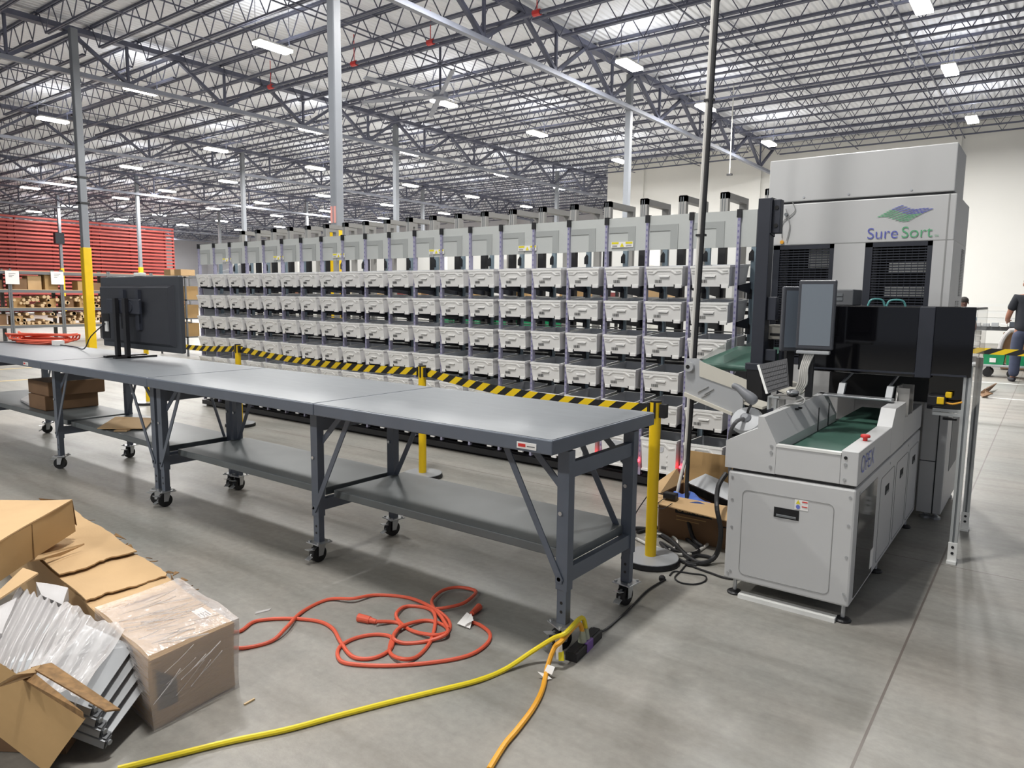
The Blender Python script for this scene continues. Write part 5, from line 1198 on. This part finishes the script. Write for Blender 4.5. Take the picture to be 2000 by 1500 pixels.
b = MB(); b.grid(lambda u, v: (lambda p: p+crumple(p, 0.006, 2))(fl(0, 1180, .44).lerp(fl(30, 1165, .43), u).lerp(fl(-10, 1240, .42).lerp(fl(8, 1240, .40), u), v)), 6, 6, thick=(0, 0, -0.04)); tag(b.build('foam_strip', 'foam_white', None), 'pale foam strip at the left edge of the tray stack', 'packing foam')
# base carton holding the trays up (mostly hidden)
t = thing('carton', 'crushed carton under the wrapped trays', 'box', (-3.25, 1.05, 0)); b = MB()
a_, c_ = uvp(0.03, 0.06, -0.17), uvp(0.03, 0.92, -0.17); d_ = uvp(0.8, 0.92, -0.17); e_ = uvp(0.8, 0.06, -0.17)
b.hexa([Vector((p.x, p.y, 0.004)) for p in (a_, e_, d_, c_)]+[a_, e_, d_, c_]); b.build('carton_body', 'cardboard_brown', t)
# tilted carton, bottom left corner
A, B_, C_ = fl(44, 1326, 0.36), fl(166, 1404, 0.33), fl(96, 1502, 0.13); D_ = A+(C_-B_)*1.3; C2 = B_+(C_-B_)*1.05
nf = (B_-A).cross(C_-B_).normalized(); 
if nf.dot(Vector((0, 0, EYE))-A) < 0: nf = -nf
A_ = A+(A-B_)*0.9; D2 = A_+(C2-B_)
t = thing('carton', 'plain brown carton tipped on its side in the bottom left corner', 'box', (A.x, A.y, 0.0))
b = MB(); push = (B_-Vector((0, 0, EYE))).normalized()*0.26; solid_box(b, B_, A_-B_, C2-B_, push, 6, 0.003); b.build('carton_body', 'cardboard_dark', t)
b = MB(); e = (B_-A_); b.prism([A+nf*0.004-e*0.0, B_+nf*0.004, B_+nf*0.004-nf*0.0+Vector((0, 0, 0.02)), A-nf*0.03+Vector((0, 0, 0.02))], (0, 0, 0.004)); b.prism([A-nf*0.03+Vector((0, 0, 0.03)), B_-nf*0.05+Vector((0.02, 0.01, 0.01)), B_-nf*0.10+Vector((0.02, 0.01, 0)), A-nf*0.10+Vector((0, 0, 0.03))], (0, 0, 0.006)); b.build('open_flap', 'cardboard_edge', t)

# ------------------------------------------------------------------ background: shelving, stacked racks, pick racks
SXF = -27.8; LV = [0.56, 1.14, 1.75, 2.37]; UY = [6.0, 7.57, 9.14, 10.71, 12.28, 13.85, 15.42]
cart0 = 0
for k in range(6):
    y0, y1 = UY[k], UY[k+1]
    t = thing('shelving_unit', 'grey shelving unit with wooden decks, %s from the left' % ordn(k+1), 'shelving', (SXF-0.35, (y0+y1)/2, 0), 0, 'background shelving units')
    for yy in (y0+0.03, y1-0.03):
        for xx in (SXF, SXF-0.75):
            b = MB(); b.box(xx-0.025, yy-0.025, 0, xx+0.025, yy+0.025, 2.45 if k != 1 else 2.4); b.build('upright', 'shelf_grey', t)
    for z in LV:
        b = MB(); b.box(SXF-0.02, y0, z-0.09, SXF+0.02, y1, z); b.box(SXF-0.77, y0, z-0.09, SXF-0.73, y1, z); b.build('beam', 'shelf_grey', t)
        b = MB(); b.box(SXF-0.75, y0, z, SXF+0.01, y1, z+0.018); b.build('deck', 'plank', t)
random.seed(21)
LVN = ['lowest', 'second', 'third', 'top']
cnt = {}
for k in range(6):
    y = UY[k]+0.08
    while y < UY[k+1]-0.25:
        for li in (0, 1, 2):
            h = random.uniform(0.22, 0.5) if li < 2 else random.uniform(0.25, 0.52); wd = random.uniform(0.25, 0.5)
            if y+wd > UY[k+1]-0.05 or random.random() < 0.28: continue
            cnt[(k, li)] = cnt.get((k, li), 0)+1
            t = thing('carton', 'brown carton, %s on the %s shelf of the %s shelving unit' % (ordn(cnt[(k, li)]), LVN[li], ordn(k+1)), 'box', (SXF-0.3, y+wd/2, LV[li]+0.02), 0, 'cartons on the background shelving')
            b = MB(); b.box(SXF-0.62, y, LV[li]+0.019, SXF-0.06-random.uniform(0, 0.1), y+wd-0.03, LV[li]+0.02+h); b.build('carton_body', random.choice(['cardboard', 'cardboard_dark', 'cardboard_brown', 'cardboard_dark']), t)
        y += 0.5
b = MB()
for q in range(150):
    li = random.choice((0, 1)); k = random.choice((0, 2, 3)); y = random.uniform(UY[k]+0.1, UY[k+1]-0.1); r_ = random.uniform(0.035, 0.07)
    z = LV[li]+0.02+r_+random.choice((0, 0.1, 0.2, 0.3)); b.cyl((SXF-0.7, y, z), (SXF-0.02, y, z), r_, 8)
tag(b.build('paper_rolls', 'plank'), 'jumble of pale rolled parts between the cartons on the shelving', 'rolls', kind='stuff')
for k, (px, py) in enumerate(((24, 542), (112, 543))):
    q = ray(px, py); q = Vector((0, 0, EYE))+q*((SXF+0.06)/q.x); b = MB(); b.box(SXF+0.055, q.y-0.2, q.z-0.22, SXF+0.062, q.y+0.2, q.z+0.22)
    for r_ in range(3): b.box(SXF+0.062, q.y-0.1, q.z+0.12-0.05*r_, SXF+0.0635, q.y+0.1-0.05*r_, q.z+0.135-0.05*r_, 1)
    tag(b.build('paper_sign', ['paper', 'ink']), 'white paper sign hung on the shelving, %s of the two' % ('left' if k == 0 else 'right'), 'sign')
q = yp(340, 530, 9.0)
for k, (px, lab) in enumerate(((325, 'small tan carton on the shelf top left of the sorter'), (345, 'wider tan carton on the shelf top beside the sorter end'))):
    q = yp(px, 537, 10.2); b = MB(); b.box(q.x-0.12, 10.2, q.z-0.01, q.x+0.22, 10.6, q.z+0.15); tag(b.build('carton', 'cardboard'), lab, 'box')
q = yp(335, 540, 10.2)
t = thing('storage_rack', 'grey rack holding cartons just left of the sorter end', 'shelving', (q.x, 10.4, 0))
b = MB()
for xx in (q.x-0.7, q.x+0.7):
    for yy in (10.18, 10.7):
        b = MB(); b.box(xx-0.02, yy, 0, xx+0.02, yy+0.04, q.z); b.build('upright', 'shelf_grey', t)
b = MB()
for z in (0.5, 1.0, 1.5, q.z-0.04): b.box(q.x-0.72, 10.18, z, q.x+0.72, 10.74, z+0.03)
b.build('deck', 'shelf_grey', t)
for k, (zz, lab) in enumerate(((0.53, 'brown carton low on the rack left of the sorter'), (1.03, 'brown carton mid-height on the rack left of the sorter'), (1.53, 'brown carton upper middle on the rack left of the sorter'))):
    b = MB(); b.box(q.x-0.3, 10.22, zz, q.x+0.6, 10.6, zz+0.36); tag(b.build('carton', 'cardboard_dark'), lab, 'box')
# orange rack far left
t = thing('pallet_rack', 'tall orange-red storage rack with many beams at the far left', 'rack', (-62.5, 18, 0))
for k in range(25):
    z = 0.35+k*0.283; b = MB(); b.box(-62.0, 6.0, z, -61.86, 33.0, z+0.135); b.build('beam', 'rack_red', t)
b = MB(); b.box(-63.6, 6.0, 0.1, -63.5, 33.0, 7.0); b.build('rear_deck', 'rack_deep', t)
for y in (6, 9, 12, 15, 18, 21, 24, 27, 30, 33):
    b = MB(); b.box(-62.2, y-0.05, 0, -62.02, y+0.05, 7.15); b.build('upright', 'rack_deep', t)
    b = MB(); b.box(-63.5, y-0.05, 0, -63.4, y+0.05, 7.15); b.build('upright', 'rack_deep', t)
# racks seen through the gaps of the sorter
t = thing('pick_rack', 'dark pick rack of small goods behind the sorter, seen between its totes', 'shelving', (-9.5, 10.5, 0))
b = MB()
for k in range(9): 
    for yy in (10.0, 10.8): b = MB(); b.box(-17.5+k*2.0, yy, 0, -17.46+k*2.0, yy+0.04, 2.0); b.build('upright', 'black_paint', t)
b = MB()
for z in (0.55, 1.08, 1.62): b.box(-17.5, 10.0, z-0.04, -1.46, 10.84, z)
b.build('deck', 'shelf_grey', t)
random.seed(5); n = 0; x = -17.2
PM = ['cardboard', 'cardboard_brown', 'white_plastic', 'skin', 'cardboard_dark', 'paper', 'scanner_pale', 'bin_fabric', 'rack_deep']
while x < -2.0:
    wd = random.uniform(0.22, 0.42); n += 1; b = MB(); b.box(x, 10.05, 1.621, x+wd, 10.5, 1.621+random.uniform(0.16, 0.32))
    tag(b.build('goods_box', random.choice(PM)), 'small goods box behind the sorter, %s from the left on the pick rack' % ordn(min(n, 39)) if n < 40 else 'small goods box at the right end of the pick rack', 'box', 'goods boxes on the pick rack'); x += wd+random.uniform(0.03, 0.25)
for k in range(6):
    x = yp(840+k*42, 625, 10.0).x; t = thing('green_tote', 'green plastic tote behind the sorter, %s from the left on the pick rack' % ordn(k+1), 'tote', (x+0.25, 10.2, 1.081), 0, 'green totes on the pick rack')
    b = MB(); b.hexa([(x+0.02, 10.05, 1.081), (x+0.42, 10.05, 1.081), (x+0.42, 10.5, 1.081), (x+0.02, 10.5, 1.081), (x, 10.03, 1.34), (x+0.45, 10.03, 1.34), (x+0.45, 10.53, 1.34), (x, 10.53, 1.34)]); b.build('shell', 'green_tote', t)
    b = MB(); b.box(x-0.01, 10.015, 1.325, x+0.46, 10.545, 1.345); b.build('rim', 'green_tote', t)
for k in range(9):
    x = -21.0+k*1.85; t = thing('white_cabinet', 'white storage cabinet behind the sorter, %s from the left' % ordn(k+1), 'cabinet', (x+0.8, 13.3, 0), 0, 'white cabinets behind the sorter')
    b = MB(); b.rbox(x, 13.0, 0.05, x+1.6, 13.6, 2.75, 0.02); b.build('body', 'white_plastic', t)
    b = MB(); b.box(x+0.795, 12.996, 0.1, x+0.805, 13.0, 2.7)
    for z in (0.8, 1.5, 2.2): b.box(x+0.03, 12.996, z, x+1.57, 13.0, z+0.012)
    b.build('door_gap', 'line_grey', t)
# ------------------------------------------------------------------ right background: counters, cart, tape, people
t = thing('packing_counter', 'white packing counter with shelves behind the standing person', 'counter', (-0.4, 22.6, 0))
a_, c_ = yp(1905, 604, 22.5), yp(2040, 690, 22.5)
b = MB()
for z in (1.60, 1.42, 1.24): b.box(-2.2, 22.4, z, 1.5, 23.0, z+0.06)
b.box(-2.2, 22.2, 0.98, 1.5, 23.0, 1.08, 1); b.build('counter_top', ['white_plastic', 'shelf_grey'], t)
b = MB()
for x in (-2.1, -0.4, 1.4): b.box(x, 22.9, 0, x+0.06, 22.98, 1.6)
b.build('leg', 'charcoal', t)
b = MB(); b.tube([(-1.02, 21.9, 0.35), (-0.95, 21.9, 0.75), (-0.82, 21.9, 0.98), (-0.65, 21.9, 1.02), (0.6, 21.9, 1.02)], 0.05); tag(b.build('curved_rail', 'foam_white'), 'curved white rail under the far counter', 'rail')
b = MB(); b.rbox(-0.95, 22.0, 0.02, 0.8, 22.35, 0.95, 0.02); tag(b.build('dark_bin', 'cardboard_brown'), 'dark brown bin behind the curved rail', 'bin')
random.seed(3)
for k in range(7):
    x = -1.6+k*0.19; z = 0.5+0.0*k; b = MB(); h = random.uniform(0.08, 0.14); b.rbox(x, 22.02, 1.081, x+0.15, 22.2, 1.081+h, 0.01); tag(b.build('parts_box', random.choice(['white_plastic', 'bin_fabric', 'scanner_pale'])), 'small parts box on the far counter, %s from the left' % ordn(k+1), 'box', 'parts boxes on the far counter')
for k in range(5):
    b = MB(); b.rbox(-1.75, 22.35, 0.28+k*0.14, -1.45, 22.6, 0.40+k*0.14, 0.015); tag(b.build('parts_box', 'white_plastic'), 'white parts box in the stack under the far counter, %s from the floor' % ordn(k+1), 'box', 'stacked parts boxes under the far counter')
b = MB(); b.rbox(-1.75, 22.35, 0.0, -1.45, 22.6, 0.28, 0.01); tag(b.build('plinth', 'shelf_grey'), 'grey plinth under the stack of white parts boxes', 'plinth')
t = thing('platform_cart', 'grey platform cart carrying two green totes', 'cart', (-0.86, 19.9, 0))
b = MB(); b.rbox(-1.42, 19.6, 0.24, -0.30, 20.2, 0.29, 0.01); b.build('platform', 'scanner_pale', t)
for x in (-1.08, -0.62):
    for y in (19.68, 20.1):
        b = MB(); b.cyl((x, y-0.03, 0.10), (x, y+0.03, 0.10), 0.10, 16); b.box(x-0.03, y-0.045, 0.1, x+0.03, y+0.045, 0.24); b.build('caster', 'black_paint', t)
for k, x in enumerate((-1.20, -0.76)):
    t = thing('green_tote', 'green tote on the platform cart, %s one' % ('left' if k == 0 else 'right'), 'tote', (x+0.2, 19.8, 0.291), 0, 'green totes on the cart')
    b = MB(); b.hexa([(x+0.02, 19.64, 0.291), (x+0.40, 19.64, 0.291), (x+0.40, 20.1, 0.291), (x+0.02, 20.1, 0.291), (x, 19.62, 0.58), (x+0.43, 19.62, 0.58), (x+0.43, 20.13, 0.58), (x, 20.13, 0.58)]); b.build('shell', 'green_tote', t)
    b = MB(); b.box(x+0.14, 19.62, 0.34, x+0.26, 19.64, 0.44); b.build('label', 'paper', t)
    b = MB(); b.rbox(x-0.01, 19.6, 0.58, x+0.44, 20.14, 0.61, 0.006); b.build('lid', 'foam_white', t)
# tape across the aisle
b = MB(); pa = yp(1855, 682, 14.0); pb = yp(2060, 693, 14.0); vs = []; uv = []
for k in range(11):
    u = k/10
    for dy in (0, 0.004):
        for zz in (-0.05, 0.05): vs.append((pa.x+(pb.x-pa.x)*u, 14.0+dy, pa.z+(pb.z-pa.z)*u+zz)); uv.append((-u*(pb.x-pa.x)*0.55, (zz+0.05)/0.1))
fs = []
for k in range(10):
    o_ = 4*k; fs += [(o_, o_+4, o_+5, o_+1), (o_+2, o_+3, o_+7, o_+6), (o_+1, o_+5, o_+7, o_+3), (o_, o_+2, o_+6, o_+4)]
t = thing('barrier_post', 'barrier post of the striped tape across the far aisle, behind the guard', 'barrier post', (pa.x-0.5, 14.0, 0)); b.add(vs, fs); b.uv = uv; b.build('tape', 'hazard_tape', t)
b = MB(); b.cyl((pa.x-0.5, 14.03, 0.03), (pa.x-0.5, 14.03, pa.z+0.07), 0.04, 14); b.lathe((pa.x-0.5, 14.03, 0), [(0.18, 0), (0.18, 0.03), (0.05, 0.04)], 20); b.build('pole', 'safety_yellow', t)
b = MB(); P = [fl(1912, 768, 0.02), fl(1945, 748, 0.12), fl(1922, 760, 0.14), fl(1938, 768, 0.10), fl(1918, 775, 0.02)]; b.prism(P, (0.02, 0.02, -0.01)); tag(b.build('cardboard_piece', 'cardboard_brown'), 'folded cardboard piece on the aisle floor behind the guard post', 'cardboard')
for n_, (y, x0, x1) in enumerate(((18.2, -1.4, 2.0), (15.3, -1.2, 2.0))):
    b = MB(); b.box(x0, y, 0.001, x1, y+0.09, 0.003); struct(b, 'trim_%d' % (n_+4), 'white_plastic')

def skin(name, chains, m_, parent, sub=2):
    vs = []; es = []; rs = []
    for ch in chains:
        prev = None
        for (p, r_, *key) in ch:
            p = Vector(p); idx = None
            for i, v in enumerate(vs):
                if (v-p).length < 1e-4: idx = i
            if idx is None: vs.append(p); rs.append(r_); idx = len(vs)-1
            if prev is not None and prev != idx and (prev, idx) not in es: es.append((prev, idx))
            prev = idx
    me = bpy.data.meshes.new(name); me.from_pydata([tuple(v) for v in vs], es, []); o = bpy.data.objects.new(name, me); C.objects.link(o)
    sm = o.modifiers.new('s', 'SKIN'); sm.use_smooth_shade = True; o.modifiers.new('d', 'SUBSURF').levels = sub
    for i, d in enumerate(me.skin_vertices[0].data): 
        d.radius = (rs[i], rs[i]) if not isinstance(rs[i], tuple) else rs[i]; d.use_root = (i == 0)
    dg = bpy.context.evaluated_depsgraph_get(); m2 = bpy.data.meshes.new_from_object(o.evaluated_get(dg)); bpy.data.objects.remove(o)
    m2.materials.clear(); m2.materials.append(M[m_]); m2.polygons.foreach_set('use_smooth', [True]*len(m2.polygons))
    o = bpy.data.objects.new(name, m2); C.objects.link(o); o.parent = parent; m2.name = name
    return o
skin('scanner_body', [[(p-SCAN[1], r_) for p, r_ in SCAN[2]]], 'scanner_grey', SCAN[0])
def person(lab, x, y, rz, k, shirt, trousers, skin_m, arm_up=False):
    t = thing('person', lab, 'person', (x, y, 0), rz); q = lambda a, b_, c: (a*k, b_*k, c*k)
    rr = lambda v: v*k
    # body (facing -Y locally is the back to the viewer when rz = 0: face points +Y)
    hands = []
    arms = [[(q(s*0.0, 0, 1.40), rr(.10)), (q(s*0.17, 0, 1.42), rr(.065)), (q(s*0.215, 0.01, 1.30), rr(.055)), (q(s*0.26, 0.06, 1.10), rr(.045)), (q(s*0.23, 0.24, 1.03), rr(.038)), (q(s*0.20, 0.30, 1.02), rr(.03)), (q(s*0.19, 0.36, 1.02), rr(.034)), (q(s*0.185, 0.39, 1.02), rr(.022))] for s in (-1, 1)]
    legs = [[(q(0, 0, 0.95), rr(.11)), (q(s*0.10, 0, 0.88), rr(.08)), (q(s*0.115, 0.01, 0.50), rr(.065)), (q(s*0.125, -0.02, 0.10), rr(.042)), (q(s*0.13, 0.03, 0.045), rr(.04)), (q(s*0.135, 0.14, 0.03), rr(.03))] for s in (-1, 1)]
    spine = [(q(0, 0, 0.95), rr(.11)), (q(0, 0, 1.12), rr(.13)), (q(0, 0, 1.30), rr(.15)), (q(0, 0, 1.40), rr(.10)), (q(0, 0.01, 1.50), rr(.055)), (q(0, 0.02, 1.56), rr(.06)), (q(0, 0.035, 1.66), rr(.088)), (q(0, 0.03, 1.74), rr(.07))]
    body = skin('body', [spine]+arms+legs, skin_m, t)
    b = MB()
    for s in (-1, 1):
        for f_ in range(4): b.tube([q(s*(0.175+0.012*f_), 0.385, 1.035-0.014*f_), q(s*(0.17+0.010*f_), 0.425, 1.03-0.014*f_), q(s*(0.16+0.010*f_), 0.45-0.006*abs(f_-1), 1.012-0.014*f_)], 0.008*k, 6, 3)
        b.tube([q(s*0.165, 0.36, 1.03), q(s*0.148, 0.385, 1.035), q(s*0.142, 0.41, 1.03)], 0.009*k, 6, 3)
        b.ball(q(s*0.088, 0.035, 1.645), 0.012*k, 0.022*k, 0.033*k, 8, 6)
        b.ball(q(s*0.033, 0.113, 1.66), 0.011*k, 0.006*k, 0.008*k, 8, 6, 1)
    b.ball(q(0, 0.125, 1.63), 0.014*k, 0.02*k, 0.026*k, 8, 6); b.ball(q(0, 0.11, 1.585), 0.026*k, 0.01*k, 0.007*k, 8, 6, 2)
    b.build('hands_and_features', [skin_m, 'hair_dark', 'skin_deep'], t, smooth=True, local=True)
    up = lambda c, d: [(p, (r_*1.12+0.008*k)) for (p, r_) in c[:d]]
    skin('shirt', [[(q(0, 0, 0.83), rr(.185)), (q(0, 0, 0.95), rr(.19)), (q(0, 0, 1.12), rr(.185)), (q(0, 0, 1.30), rr(.19)), (q(0, 0, 1.41), rr(.12)), (q(0, 0, 1.45), rr(.08))]]+[[(q(0, 0, 1.41), rr(.12)), (q(s*0.17, 0, 1.42), rr(.085)), (q(s*0.218, 0.01, 1.28), rr(.078)), (q(s*0.235, 0.03, 1.20), rr(.075))] for s in (-1, 1)], shirt, t)
    skin('trousers', [[(q(0, 0, 1.0), rr(.155)), (q(0, 0, 0.93), rr(.168)), (q(s*0.10, 0, 0.85), rr(.122)), (q(s*0.115, 0.01, 0.50), rr(.092)), (q(s*0.125, -0.015, 0.07), rr(.082))] for s in (-1, 1)], trousers, t)
    b = MB()
    for s in (-1, 1): b.ball(q(s*0.13, 0.05, 0.04), 0.055*k, 0.14*k, 0.045*k, 14, 8)
    b.build('shoe', 'shoe_dark', t, smooth=True, local=True)
    b = MB(); b.ball(q(0, 0.01, 1.70), 0.098*k, 0.105*k, 0.095*k, 16, 10); b.build('hair', 'hair_dark', t, smooth=True, local=True)
    return t
pc = fl(1988, 745, 0)
person('person in black T-shirt and dark jeans seen from behind at the right edge', pc.x+0.06, 18.9, R(14), 1.27, 'shirt_black', 'jeans', 'skin')
pc = yp(1884, 596, 20.5)
person('person in a pale blue top half hidden behind the big machine cabinet', pc.x-0.02, 20.5, R(190), 1.02, 'shirt_blue', 'jeans', 'skin_deep')

# ------------------------------------------------------------------ bring everything to real size
SM = Matrix.Scale(S, 4)
seen = set()
for o in C.objects:
    o.location = o.location*S
    if o.type == 'MESH' and o.data.name not in seen:
        seen.add(o.data.name); o.data.transform(SM); o.data.update()
for l in bpy.data.lights: l.size *= S; l.size_y *= S
